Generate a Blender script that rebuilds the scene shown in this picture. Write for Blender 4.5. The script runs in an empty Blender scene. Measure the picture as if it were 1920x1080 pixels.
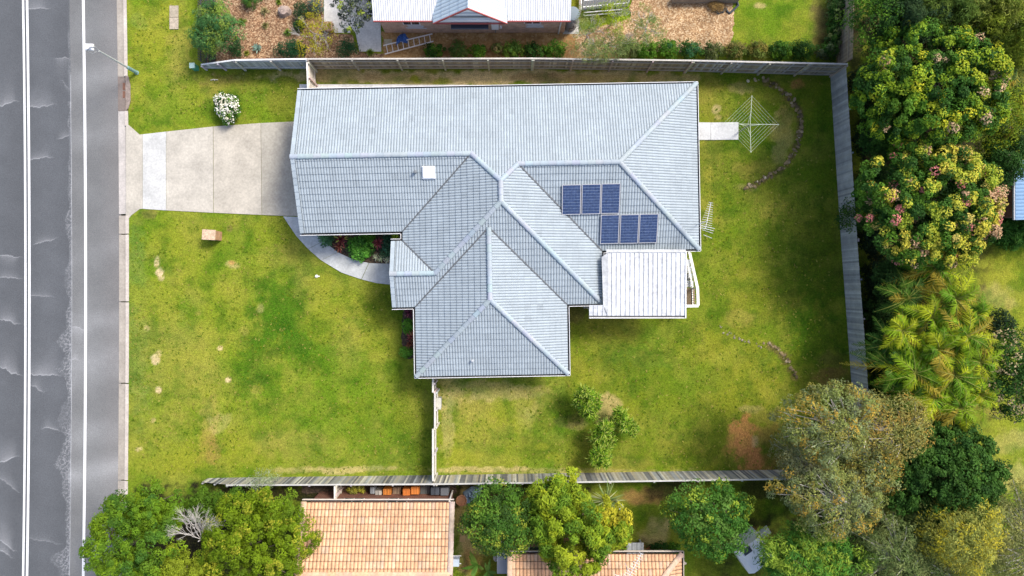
import bpy, math, random
import numpy as np
from mathutils import Vector
random.seed(7)
C = bpy.context.scene.collection
SC = bpy.context.scene
# ------------------------------------------------------------------ camera, sky, sun, exposure
H = 40.0                       # drone height in metres; 24 mm lens looking straight down
cam_d = bpy.data.cameras.new('camera'); cam_d.lens = 24; cam_d.sensor_width = 36; cam_d.clip_end = 3000
cam = bpy.data.objects.new('camera', cam_d); C.objects.link(cam); cam.location = (0, 0, H)
SC.camera = cam
SUN_EL, SUN_AZ = 51.0, 38.0    # azimuth measured from +X towards +Y
w = bpy.data.worlds.new('World'); SC.world = w; w.use_nodes = True
bg = w.node_tree.nodes['Background']; sky = w.node_tree.nodes.new('ShaderNodeTexSky')
sky.sky_type = 'NISHITA'; sky.sun_disc = False
sky.sun_elevation = math.radians(SUN_EL); sky.sun_rotation = math.radians(90 - SUN_AZ)
sky.dust_density = 3.0; sky.air_density = 0.8; sky.ozone_density = 0.6
w.node_tree.links.new(sky.outputs[0], bg.inputs[0]); bg.inputs[1].default_value = 0.15
sd = bpy.data.lights.new('sun', 'SUN'); sd.energy = 2.2; sd.angle = math.radians(15); sd.color = (1, .945, .86)
sun = bpy.data.objects.new('sun', sd); C.objects.link(sun)
a_, e_ = math.radians(SUN_AZ), math.radians(SUN_EL)
sun.rotation_euler = Vector((math.cos(a_)*math.cos(e_), math.sin(a_)*math.cos(e_), math.sin(e_))).to_track_quat('Z', 'Y').to_euler()
SC.view_settings.view_transform = 'Standard'; SC.view_settings.look = 'None'
SC.view_settings.exposure = 0.74; SC.view_settings.gamma = 1

# ------------------------------------------------------------------ helpers
def P(x, y, z=0.0):            # photo pixel (1920x1080) seen at height z -> metres
    k = (H - z) / 1280.0
    return Vector(((x - 960) * k, (540 - y) * k, z))
ORG = {}
def org(o): return ORG.get(o.name, Vector((0, 0, 0))) if o else Vector((0, 0, 0))
def tag(o, label=None, cat=None, group=None, kind=None):
    if label: o['label'] = label
    if cat: o['category'] = cat
    if group: o['group'] = group
    if kind: o['kind'] = kind
    return o
def thing(name, loc, label, cat, group=None):
    o = bpy.data.objects.new(name, None); C.objects.link(o); o.location = loc; o.empty_display_size = .2
    ORG[o.name] = Vector(loc)
    return tag(o, label, cat, group)
def link_mesh(name, me, mat, parent, loc):
    if mat: me.materials.append(mat)
    o = bpy.data.objects.new(name, me); C.objects.link(o)
    if parent:
        o.parent = parent; ORG[o.name] = org(parent)
    else:
        o.location = loc; ORG[o.name] = Vector(loc)
    return o
def np_mesh(name, V, F, mat, parent=None, loc=(0, 0, 0), cols=None, nper=4, smooth=False):
    """V (n,3) world coordinates, F (m,nper) indices"""
    base = np.array(org(parent) if parent else loc, dtype=np.float32)
    V = np.asarray(V, dtype=np.float32) - base
    F = np.asarray(F, dtype=np.int32)
    me = bpy.data.meshes.new(name)
    me.vertices.add(len(V)); me.vertices.foreach_set('co', V.ravel())
    me.loops.add(F.size); me.loops.foreach_set('vertex_index', F.ravel())
    me.polygons.add(len(F))
    me.polygons.foreach_set('loop_start', np.arange(0, F.size, nper, dtype=np.int32))
    me.polygons.foreach_set('loop_total', np.full(len(F), nper, dtype=np.int32))
    if smooth: me.polygons.foreach_set('use_smooth', np.ones(len(F), dtype=bool))
    me.update(calc_edges=True)
    if cols is not None:
        ca = me.color_attributes.new('Col', 'FLOAT_COLOR', 'POINT')
        c4 = np.ones((len(V), 4), dtype=np.float32); c4[:, :3] = cols
        ca.data.foreach_set('color', c4.ravel())
    return link_mesh(name, me, mat, parent, loc)
class MB:
    def __init__(s, col=(1, 1, 1)): s.v = []; s.f = []; s.c = []; s.col = col
    def add(s, vs, fs, col=None):
        n = len(s.v); s.v += [tuple(p) for p in vs]; s.c += [tuple(col or s.col)] * len(vs)
        s.f += [tuple(i + n for i in f) for f in fs]
    def hexa(s, b, t, col=None):   # 4 bottom, 4 top points
        s.add(list(b) + list(t), [(3, 2, 1, 0), (4, 5, 6, 7), (0, 1, 5, 4), (1, 2, 6, 5), (2, 3, 7, 6), (3, 0, 4, 7)], col)
    def box(s, c, sx, sy, sz, rz=0, col=None):   # c = centre of the bottom
        ca, sa = math.cos(rz), math.sin(rz)
        q = [(-sx/2, -sy/2), (sx/2, -sy/2), (sx/2, sy/2), (-sx/2, sy/2)]
        q = [(c[0] + x*ca - y*sa, c[1] + x*sa + y*ca) for x, y in q]
        s.hexa([(x, y, c[2]) for x, y in q], [(x, y, c[2] + sz) for x, y in q], col)
    def beam(s, p, q, w_, h_, col=None):         # box along p->q, w_ sideways, h_ up
        p, q = Vector(p), Vector(q); d = (q - p).normalized()
        u = Vector((0, 0, 1)) if abs(d.z) < .95 else Vector((1, 0, 0))
        r = d.cross(u).normalized() * w_ / 2; u = r.cross(d).normalized() * h_ / 2
        s.hexa([p-r-u, p+r-u, q+r-u, q-r-u], [p-r+u, p+r+u, q+r+u, q-r+u], col)
    def prism(s, poly, z0, z1, col=None):        # poly ccw [(x,y)]
        n = len(poly)
        vs = [(x, y, z0) for x, y in poly] + [(x, y, z1) for x, y in poly]
        s.add(vs, [tuple(range(n))[::-1], tuple(range(n, 2*n))] + [(i, (i+1) % n, (i+1) % n + n, i + n) for i in range(n)], col)
    def tube(s, pts, rad, n=6, col=None, cap=True):
        pts = [Vector(p) for p in pts]
        if not isinstance(rad, (list, tuple)): rad = [rad] * len(pts)
        vs = []; prev = None
        for i, p in enumerate(pts):
            d = (pts[min(i+1, len(pts)-1)] - pts[max(i-1, 0)]).normalized()
            a = prev if prev is not None else (Vector((0, 0, 1)) if abs(d.z) < .9 else Vector((1, 0, 0)))
            r = d.cross(a).normalized() if prev is None else (prev - d * prev.dot(d)).normalized()
            prev = r; u = d.cross(r)
            vs += [p + (r*math.cos(2*math.pi*k/n) + u*math.sin(2*math.pi*k/n)) * rad[i] for k in range(n)]
        fs = [(i*n+k, i*n+(k+1) % n, (i+1)*n+(k+1) % n, (i+1)*n+k) for i in range(len(pts)-1) for k in range(n)]
        if cap: fs += [tuple(range(n))[::-1], tuple(range((len(pts)-1)*n, len(pts)*n))]
        s.add(vs, fs, col)
    def lathe(s, c, prof, n=20, col=None):       # prof [(r,z)]
        vs = [(c[0] + r*math.cos(2*math.pi*k/n), c[1] + r*math.sin(2*math.pi*k/n), c[2] + z) for r, z in prof for k in range(n)]
        fs = [(i*n+k, i*n+(k+1) % n, (i+1)*n+(k+1) % n, (i+1)*n+k) for i in range(len(prof)-1) for k in range(n)]
        fs += [tuple(range(n))[::-1], tuple(range((len(prof)-1)*n, len(prof)*n))]
        s.add(vs, fs, col)
    def build(s, name, mat, parent=None, loc=(0, 0, 0), smooth=False):
        base = org(parent) if parent else Vector(loc)
        me = bpy.data.meshes.new(name)
        me.from_pydata([(x-base.x, y-base.y, z-base.z) for x, y, z in s.v], [], s.f)
        ca = me.color_attributes.new('Col', 'FLOAT_COLOR', 'POINT')
        ca.data.foreach_set('color', np.hstack([np.array(s.c, dtype=np.float32).reshape(-1, 3), np.ones((len(s.c), 1), dtype=np.float32)]).ravel())
        if smooth:
            for p in me.polygons: p.use_smooth = True
        return link_mesh(name, me, mat, parent, loc)
def copy_tree(o, loc, parent=None):
    c = o.copy(); C.objects.link(c); c.parent = parent
    if parent is None: c.location = loc
    ORG[c.name] = Vector(loc)
    for ch in list(o.children): copy_tree(ch, loc, c)
    return c

# numpy value noise
_rng = np.random.default_rng(3); _G = _rng.random((256, 256)).astype(np.float32)
def vnoise(x, y, s, seed=0):
    x = x / s + seed * 17.3 + 500; y = y / s + seed * 9.7 + 500
    xi = np.floor(x).astype(int); yi = np.floor(y).astype(int); fx = x - xi; fy = y - yi
    fx = fx*fx*(3-2*fx); fy = fy*fy*(3-2*fy)
    g = lambda i, j: _G[i & 255, j & 255]
    return (g(xi, yi)*(1-fx)+g(xi+1, yi)*fx)*(1-fy) + (g(xi, yi+1)*(1-fx)+g(xi+1, yi+1)*fx)*fy
def fbm(x, y, s, seed=0, o=4):
    t = 0; a = .5; n = 0
    for k in range(o): t = t + a*vnoise(x, y, s/2**k, seed+k*3); n += a; a *= .55
    return t / n

# ------------------------------------------------------------------ materials
def nt(name):
    m = bpy.data.materials.new(name); m.use_nodes = True
    t = m.node_tree; return m, t, t.nodes['Principled BSDF']
def N(t, typ, **k):
    n = t.nodes.new(typ)
    for a, b in k.items():
        if a in n.inputs: n.inputs[a].default_value = b
        else: setattr(n, a, b)
    return n
def noise_fac(t, scale, lo, hi, detail=4, vec=None):
    n = N(t, 'ShaderNodeTexNoise', Scale=scale, Detail=detail, Roughness=.65)
    if vec: t.links.new(vec, n.inputs['Vector'])
    r = N(t, 'ShaderNodeMapRange'); r.inputs[1].default_value = .3; r.inputs[2].default_value = .7
    r.inputs[3].default_value = lo; r.inputs[4].default_value = hi
    t.links.new(n.outputs[0], r.inputs[0]); return r.outputs[0], n.outputs[0]
def scale_col(t, col, fac):
    v = N(t, 'ShaderNodeVectorMath', operation='SCALE'); t.links.new(col, v.inputs[0]); t.links.new(fac, v.inputs['Scale']); return v.outputs[0]
def mat_basic(name, col, rough=.7, var=.12, scale=3.0, fine=.08, fscale=30, bump=0, metal=0, usecol=False, spec=.35, bscale=None):
    """base colour (optionally times the mesh's Col attribute) with two scales of noise"""
    m, t, b = nt(name)
    geo = N(t, 'ShaderNodeNewGeometry').outputs['Position']
    if usecol:
        at = N(t, 'ShaderNodeAttribute', attribute_name='Col').outputs['Color']
        mx = N(t, 'ShaderNodeVectorMath', operation='MULTIPLY'); mx.inputs[1].default_value = col; t.links.new(at, mx.inputs[0]); c = mx.outputs[0]
    else:
        rgb = N(t, 'ShaderNodeRGB'); rgb.outputs[0].default_value = (*col, 1); c = rgb.outputs[0]
    f, _ = noise_fac(t, scale, 1-var, 1+var, vec=geo); c = scale_col(t, c, f)
    f, raw = noise_fac(t, fscale, 1-fine, 1+fine, 3, vec=geo); c = scale_col(t, c, f)
    t.links.new(c, b.inputs['Base Color']); b.inputs['Roughness'].default_value = rough; b.inputs['Metallic'].default_value = metal
    b.inputs['Specular IOR Level'].default_value = spec
    if bump:
        bp = N(t, 'ShaderNodeBump', Strength=bump, Distance=.05); t.links.new(raw, bp.inputs['Height']); t.links.new(bp.outputs[0], b.inputs['Normal'])
    return m
def mat_leaf(name, transl=.3, rough=.6, spec=.12):
    m, t, b = nt(name)
    at = N(t, 'ShaderNodeAttribute', attribute_name='Col').outputs['Color']
    geo = N(t, 'ShaderNodeNewGeometry').outputs['Position']
    f, _ = noise_fac(t, 1.3, .8, 1.2, vec=geo); c = scale_col(t, at, f)
    t.links.new(c, b.inputs['Base Color']); b.inputs['Roughness'].default_value = rough; b.inputs['Specular IOR Level'].default_value = spec
    tr = N(t, 'ShaderNodeBsdfTranslucent'); t.links.new(c, tr.inputs[0])
    mx = N(t, 'ShaderNodeMixShader'); mx.inputs[0].default_value = transl
    t.links.new(b.outputs[0], mx.inputs[1]); t.links.new(tr.outputs[0], mx.inputs[2])
    t.links.new(mx.outputs[0], t.nodes['Material Output'].inputs[0]); return m
def mat_brick(name, c1, c2, mortar, scale=1.0):
    m, t, b = nt(name)
    geo = N(t, 'ShaderNodeNewGeometry').outputs['Position']
    sp = N(t, 'ShaderNodeSeparateXYZ'); t.links.new(geo, sp.inputs[0])
    ad = N(t, 'ShaderNodeMath', operation='ADD'); t.links.new(sp.outputs[0], ad.inputs[0]); t.links.new(sp.outputs[1], ad.inputs[1])
    cb = N(t, 'ShaderNodeCombineXYZ'); t.links.new(ad.outputs[0], cb.inputs[0]); t.links.new(sp.outputs[2], cb.inputs[1])
    br = N(t, 'ShaderNodeTexBrick', Scale=scale); br.inputs['Color1'].default_value = (*c1, 1); br.inputs['Color2'].default_value = (*c2, 1)
    br.inputs['Mortar'].default_value = (*mortar, 1); br.inputs['Mortar Size'].default_value = .008
    br.inputs['Brick Width'].default_value = .24; br.inputs['Row Height'].default_value = .086
    t.links.new(cb.outputs[0], br.inputs['Vector'])
    f, _ = noise_fac(t, 3, .8, 1.2, vec=geo); c = scale_col(t, br.outputs[0], f)
    t.links.new(c, b.inputs['Base Color']); b.inputs['Roughness'].default_value = .85; return m
M = {}
def lawn_mat():
    m, t, b = nt('lawn_turf')
    at = N(t, 'ShaderNodeAttribute', attribute_name='Col').outputs['Color']
    geo = N(t, 'ShaderNodeNewGeometry').outputs['Position']
    f, _ = noise_fac(t, 2.2, .88, 1.12, 5, vec=geo); c = scale_col(t, at, f)
    f, _ = noise_fac(t, 7, .72, 1.28, 6, vec=geo); c = scale_col(t, c, f)
    f, raw = noise_fac(t, 17, .55, 1.45, 5, vec=geo); c = scale_col(t, c, f)
    # straw coloured blades among the green
    n2 = N(t, 'ShaderNodeTexNoise', Scale=8, Detail=6, Roughness=.85); t.links.new(geo, n2.inputs['Vector'])
    r = N(t, 'ShaderNodeMapRange'); r.inputs[1].default_value = .50; r.inputs[2].default_value = .70; r.inputs[4].default_value = .26
    t.links.new(n2.outputs[0], r.inputs[0])
    mx = N(t, 'ShaderNodeMix', data_type='RGBA'); t.links.new(r.outputs[0], mx.inputs[0]); t.links.new(c, mx.inputs[6])
    mx.inputs[7].default_value = (.36, .33, .07, 1)
    t.links.new(mx.outputs[2], b.inputs['Base Color']); b.inputs['Roughness'].default_value = .95; b.inputs['Specular IOR Level'].default_value = .1
    bp = N(t, 'ShaderNodeBump', Strength=.6, Distance=.05); t.links.new(raw, bp.inputs['Height']); t.links.new(bp.outputs[0], b.inputs['Normal'])
    return m
def chips_mat(name, c1, c2, c3, scale=16):
    m, t, b = nt(name)
    geo = N(t, 'ShaderNodeNewGeometry').outputs['Position']
    v = N(t, 'ShaderNodeTexVoronoi', Scale=scale); t.links.new(geo, v.inputs['Vector'])
    sp = N(t, 'ShaderNodeSeparateColor'); t.links.new(v.outputs['Color'], sp.inputs[0])
    r = N(t, 'ShaderNodeValToRGB'); r.color_ramp.elements[0].color = (*c1, 1); r.color_ramp.elements[1].color = (*c3, 1)
    e = r.color_ramp.elements.new(.55); e.color = (*c2, 1); t.links.new(sp.outputs[0], r.inputs[0])
    f, _ = noise_fac(t, 1.1, .62, 1.25, 5, vec=geo); c = scale_col(t, r.outputs[0], f)
    t.links.new(c, b.inputs['Base Color']); b.inputs['Roughness'].default_value = .95
    bp = N(t, 'ShaderNodeBump', Strength=.7, Distance=.04); t.links.new(sp.outputs[1], bp.inputs['Height']); t.links.new(bp.outputs[0], b.inputs['Normal'])
    return m
M['lawn'] = lawn_mat()
M['mulch'] = chips_mat('bark_mulch', (.12, .06, .03), (.30, .165, .085), (.52, .37, .22))
M['mulch_pale'] = chips_mat('pale_wood_chips', (.22, .12, .055), (.42, .26, .125), (.62, .47, .29))
M['earth'] = chips_mat('orange_earth', (.30, .16, .055), (.38, .22, .08), (.48, .31, .14), 9)
M['soil'] = chips_mat('dark_soil', (.035, .025, .018), (.075, .05, .03), (.15, .10, .06))
M['asphalt'] = mat_basic('asphalt', (1, 1, 1), .85, .07, .7, .26, 22, bump=.2, usecol=True)
M['paint'] = mat_basic('road_paint', (.72, .73, .74), .6, .06, 2, .16, 22)
M['concrete'] = mat_basic('concrete', (1, 1, 1), .85, .17, .8, .14, 9, usecol=True, bump=.1)
M['grey_tile'] = mat_basic('grey_concrete_tile', (.355, .415, .455), .6, .07, .8, .06, 7, usecol=True)
M['orange_tile'] = mat_basic('terracotta_tile', (.94, .92, .88), .8, .2, 1.0, .16, 7, usecol=True)
M['white_metal'] = mat_basic('white_metal', (.78, .79, .80), .45, .05, 1.5, .05, 20, usecol=True)
M['dirty_white'] = mat_basic('weathered_white_sheet', (.58, .60, .62), .6, .26, 1.4, .16, 6, usecol=True)
M['steel'] = mat_basic('galvanised_steel', (.42, .44, .45), .4, .1, 4, .05, 20, metal=.5)
M['dark_metal'] = mat_basic('dark_metal', (.06, .065, .07), .5, .1, 4, .05, 20)
M['any'] = mat_basic('painted_surface', (1, 1, 1), .6, .06, 3, .05, 20, usecol=True)
M['glossy'] = mat_basic('glossy_painted_surface', (1, 1, 1), .35, .03, 2, .03, 20, usecol=True)
M['wood'] = mat_basic('weathered_timber', (1, 1, 1), .85, .16, 2.5, .18, 28, usecol=True, bump=.2)
M['bark'] = mat_basic('bark', (.20, .15, .11), .9, .2, 5, .2, 30)
M['pale_bark'] = mat_basic('pale_bark', (.50, .47, .43), .85, .15, 5, .15, 30)
M['leaf'] = mat_leaf('leaves')
M['petal'] = mat_leaf('petals', .2, .7, .1)
M['glass'] = mat_basic('dark_window_glass', (.03, .04, .05), .1, .1, 3, .03, 20, spec=.6)
M['red_brick'] = mat_brick('red_brick', (.25, .09, .05), (.17, .055, .035), (.26, .20, .15))
M['pink_brick'] = mat_brick('pinkish_brick', (.60, .40, .29), (.52, .31, .21), (.58, .48, .40))
M['cream_brick'] = mat_brick('cream_brick', (.50, .42, .32), (.44, .35, .26), (.42, .38, .33))
M['rock'] = mat_basic('stone', (1, 1, 1), .9, .3, 6, .25, 25, usecol=True, bump=.4)
def solar_mat():
    m, t, b = nt('solar_cells')
    tc = N(t, 'ShaderNodeUVMap').outputs[0]
    br = N(t, 'ShaderNodeTexBrick', Scale=1, offset=0); br.inputs['Brick Width'].default_value = 1/6; br.inputs['Row Height'].default_value = .1
    br.inputs['Mortar Size'].default_value = .004; br.inputs['Color1'].default_value = (.024, .044, .11, 1); br.inputs['Color2'].default_value = (.036, .06, .14, 1)
    br.inputs['Mortar'].default_value = (.24, .30, .42, 1); t.links.new(tc, br.inputs['Vector'])
    bb = N(t, 'ShaderNodeTexBrick', Scale=1, offset=0); bb.inputs['Brick Width'].default_value = 1/18; bb.inputs['Row Height'].default_value = 3
    bb.inputs['Mortar Size'].default_value = .003; t.links.new(tc, bb.inputs['Vector'])
    mx = N(t, 'ShaderNodeMix', data_type='RGBA'); t.links.new(bb.outputs['Fac'], mx.inputs[0]); t.links.new(br.outputs[0], mx.inputs[6]); mx.inputs[7].default_value = (.13, .19, .34, 1)
    geo = N(t, 'ShaderNodeNewGeometry').outputs['Position']
    f, _ = noise_fac(t, 9, .7, 1.3, vec=geo); c = scale_col(t, mx.outputs[2], f)
    t.links.new(c, b.inputs['Base Color']); b.inputs['Roughness'].default_value = .12; return m
M['solar'] = solar_mat()

# ------------------------------------------------------------------ ground sheet (lawn colours painted by growth: lush, dry, bare; some dark blobs paint in shade)
GC = dict(L=(.042, .125, .004), G=(.102, .185, .008), Y=(.225, .245, .02), T=(.30, .255, .055), D=(.42, .34, .14), S=(.62, .47, .27),
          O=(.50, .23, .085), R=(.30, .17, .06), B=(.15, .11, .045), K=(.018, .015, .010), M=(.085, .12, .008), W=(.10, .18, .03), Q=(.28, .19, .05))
BL = [  # x, y, rx, ry, colour, strength   (photo pixels on the ground)
 # verge and front lawn
 (300,60,70,70,'Y',.8),(270,120,40,60,'Y',.5),(345,100,25,60,'T',.5),(300,200,70,50,'G',.7),(255,40,20,20,'W',.5),(440,160,60,25,'Q',.35),(470,180,70,40,'G',.6),
 (535,190,30,60,'M',.7),(395,215,30,30,'L',.5),(420,150,50,12,'B',.35),(500,140,60,10,'M',.5),
 (270,430,40,40,'G',.7),(262,600,25,190,'W',.55),(300,560,60,60,'Y',.6),(330,700,90,110,'T',.30),(420,470,60,60,'G',.7),(350,450,70,50,'Y',.4),
 (440,600,70,100,'Y',.5),(500,560,50,50,'G',.5),(535,600,80,80,'L',.9),(485,690,55,75,'L',.8),(570,660,60,60,'L',.7),(640,700,60,80,'L',.35),(700,800,60,60,'L',.4),(620,590,60,60,'Y',.6),(590,710,60,50,'G',.6),
 (520,760,80,40,'G',.6),(640,760,70,70,'G',.5),(700,650,45,90,'Y',.55),(680,720,60,60,'G',.6),(560,830,110,30,'T',.35),(640,850,90,30,'G',.5),(650,880,90,7,'D',.75),(560,880,60,6,'D',.5),
 (450,850,50,40,'Y',.5),(392,840,25,35,'Q',.8),(390,790,20,40,'T',.6),(410,795,25,22,'D',.3),(350,850,60,40,'Y',.6),(745,600,35,80,'M',.5),(770,780,30,110,'M',.5),(700,560,40,30,'M',.5),(560,500,50,60,'T',.35),  # olive blobs left of the house paint its shadow into the lawn
 (430,400,60,10,'G',.4),(600,530,30,30,'Y',.5),(330,870,60,30,'Y',.4),(650,640,30,80,'T',.2),(740,820,30,60,'G',.4),
 # patches of straw and sand on the front lawn
 (296,490,5,12,'S',.7),(301,510,9,10,'S',.9),(304,520,6,8,'S',.5),(283,402,16,8,'B',.5),(434,495,14,10,'D',.7),(434,492,8,6,'O',.6),(432,428,6,7,'B',.6),(293,674,8,10,'S',.85),(298,664,5,7,'D',.7),
 (413,652,6,5,'S',.85),(426,711,6,5,'S',.8),(298,732,6,6,'S',.8),(277,618,5,5,'D',.7),(288,787,7,5,'D',.7),(263,842,8,5,'S',.6),(374,588,6,6,'T',.5),(487,577,8,8,'D',.4),(460,620,10,10,'T',.4),(480,730,8,8,'T',.4),
 # narrow strip behind the house
 (900,146,380,17,'D',1.0),(900,146,380,14,'S',.45),(760,146,90,10,'R',.4),(1040,146,90,10,'R',.4),(620,145,60,14,'D',.5),(760,150,60,9,'G',.35),(640,150,90,12,'B',.25),(830,150,18,8,'Y',.8),(778,145,8,7,'Y',.9),(785,152,8,5,'Y',.8),(1010,150,60,12,'B',.4),(1180,150,110,11,'D',.6),(1260,148,50,8,'D',.7),
 # back lawn
 (1340,175,40,35,'T',.45),(1370,190,40,40,'G',.4),(1335,300,30,80,'T',.35),(1360,330,50,50,'G',.5),(1390,165,30,10,'D',.45),(1345,205,9,9,'S',.5),(1393,172,7,6,'D',.7),(1347,221,6,5,'D',.6),
 (1400,235,50,45,'L',.45),(1470,255,22,45,'D',.5),(1465,285,16,22,'D',.5),(1480,215,16,35,'T',.5),(1420,320,50,22,'T',.5),(1400,352,20,8,'D',.4),
 (1545,200,30,80,'G',.6),(1495,160,14,10,'O',.75),(1520,175,25,30,'Y',.3),(1540,300,40,80,'M',.5),(1500,340,60,50,'G',.5),(1450,400,80,50,'T',.3),(1400,420,60,50,'G',.6),(1340,500,30,80,'G',.6),
 (1440,470,70,60,'G',.5),(1480,560,70,60,'M',.65),(1540,500,45,120,'M',.7),(1540,640,60,100,'L',.7),(1500,480,60,160,'L',.45),(1400,380,50,60,'L',.3),(1440,300,30,30,'L',.3),(1545,250,35,90,'L',.4),(1180,700,80,40,'L',.35),(1330,820,50,60,'L',.5),(1500,600,50,50,'L',.3),(1390,560,50,50,'Y',.4),(1330,590,40,30,'G',.6),(1335,640,30,40,'Y',.4),(1380,600,30,14,'T',.5),  # olive blobs by the right fence hold fence and tree shade as colour
 (1400,680,60,60,'Y',.7),(1440,720,45,50,'Y',.7),(1300,700,90,60,'G',.5),(1370,740,60,40,'Y',.5),(1300,640,60,30,'Y',.4),(1560,710,35,22,'R',.6),(1590,735,20,20,'R',.6),(1560,680,25,20,'B',.4),
 (1400,835,38,55,'O',1.0),(1415,870,36,26,'O',.9),(1395,800,20,25,'O',.8),(1450,820,30,40,'R',.5),(1418,828,9,12,'S',.5),(1470,870,50,26,'R',.6),(1410,765,22,8,'D',.4),(1440,780,30,14,'T',.4),
 (1330,800,50,60,'M',.5),(1300,850,60,25,'M',.4),(1200,850,40,30,'M',.3),(1230,740,60,50,'G',.5),(1270,760,50,40,'Y',.35),
 (1075,590,22,25,'B',.6),(1090,640,50,40,'G',.6),(1150,620,60,30,'Y',.5),(1200,660,80,50,'W',.3),(1200,650,70,30,'G',.5),
 (850,735,40,30,'D',.7),(890,760,60,35,'T',.6),(940,728,70,20,'D',.6),(990,780,30,40,'D',.4),(838,800,14,70,'D',.5),(960,790,80,40,'Y',.5),(900,820,70,40,'T',.35),(1000,740,60,30,'T',.4),(1040,770,40,40,'M',.5),(1020,850,60,30,'M',.55),(860,860,40,20,'Y',.5),
 (1140,760,22,26,'D',.85),(1125,790,14,20,'D',.7),(1085,800,18,12,'D',.35),(1070,790,25,14,'B',.4),(1160,870,70,14,'T',.35),(900,882,90,6,'D',.7),(1100,885,200,6,'D',.4),(1020,840,14,8,'Y',.6),(1045,862,18,10,'Y',.6),  # brown blob left of the yuccas paints their shadow
 *[(x, y, 8, 8, 'B', .7) for x, y in ((1440,154),(1455,160),(1468,170),(1480,181),(1490,196),(1497,211),(1501,226),(1501,242),(1498,258),(1493,274),(1486,290),(1475,306),(1462,317),(1449,326),(1434,335),(1418,343),(1402,350),(1445,648),(1458,654),(1468,665),(1476,678),(1484,692),(1492,706))],
 *[(x, y, 5, 5, 'K', .5) for x, y in ((1448,157),(1473,175),(1494,203),(1502,234),(1496,266),(1481,298),(1456,322),(1426,339),(1452,651),(1472,671),(1488,699))],
 # yards beyond
 (1450,30,80,50,'G',.9),(1480,50,30,30,'Y',.5),(1425,12,14,6,'D',.8),(1530,45,26,50,'B',.8),(1545,85,22,24,'R',.5),(1560,30,14,60,'B',.7),(1400,55,30,30,'Y',.4),(1580,60,14,70,'K',.6),
 (1880,520,60,70,'Y',.8),(1870,545,40,26,'D',.4),(1900,480,40,30,'Y',.7),(1870,850,50,90,'Y',.7),(1900,830,60,26,'D',.3),(1850,760,30,30,'R',.4),(1900,895,60,26,'D',.4),
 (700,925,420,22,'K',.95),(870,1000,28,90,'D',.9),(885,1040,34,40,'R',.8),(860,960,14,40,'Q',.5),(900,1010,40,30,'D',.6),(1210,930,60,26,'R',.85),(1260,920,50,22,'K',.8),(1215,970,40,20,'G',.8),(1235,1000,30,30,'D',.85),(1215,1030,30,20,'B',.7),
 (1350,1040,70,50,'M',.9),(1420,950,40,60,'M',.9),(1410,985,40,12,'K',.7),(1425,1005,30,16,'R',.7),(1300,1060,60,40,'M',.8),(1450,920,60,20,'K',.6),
 (1640,300,36,260,'K',1.0),(1650,620,40,120,'K',1.0),(1760,60,220,90,'K',1.0),(1760,330,130,260,'K',1.0),(1740,650,110,160,'K',1.0),(1700,880,150,120,'K',1.0),(1700,1040,330,80,'K',1.0),(1560,950,120,90,'K',.9),  # near-black blobs paint deep tree shade onto the ground
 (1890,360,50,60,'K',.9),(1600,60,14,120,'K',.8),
 (380,1010,260,90,'K',1.0),(290,960,70,50,'K',.8),
]
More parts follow.
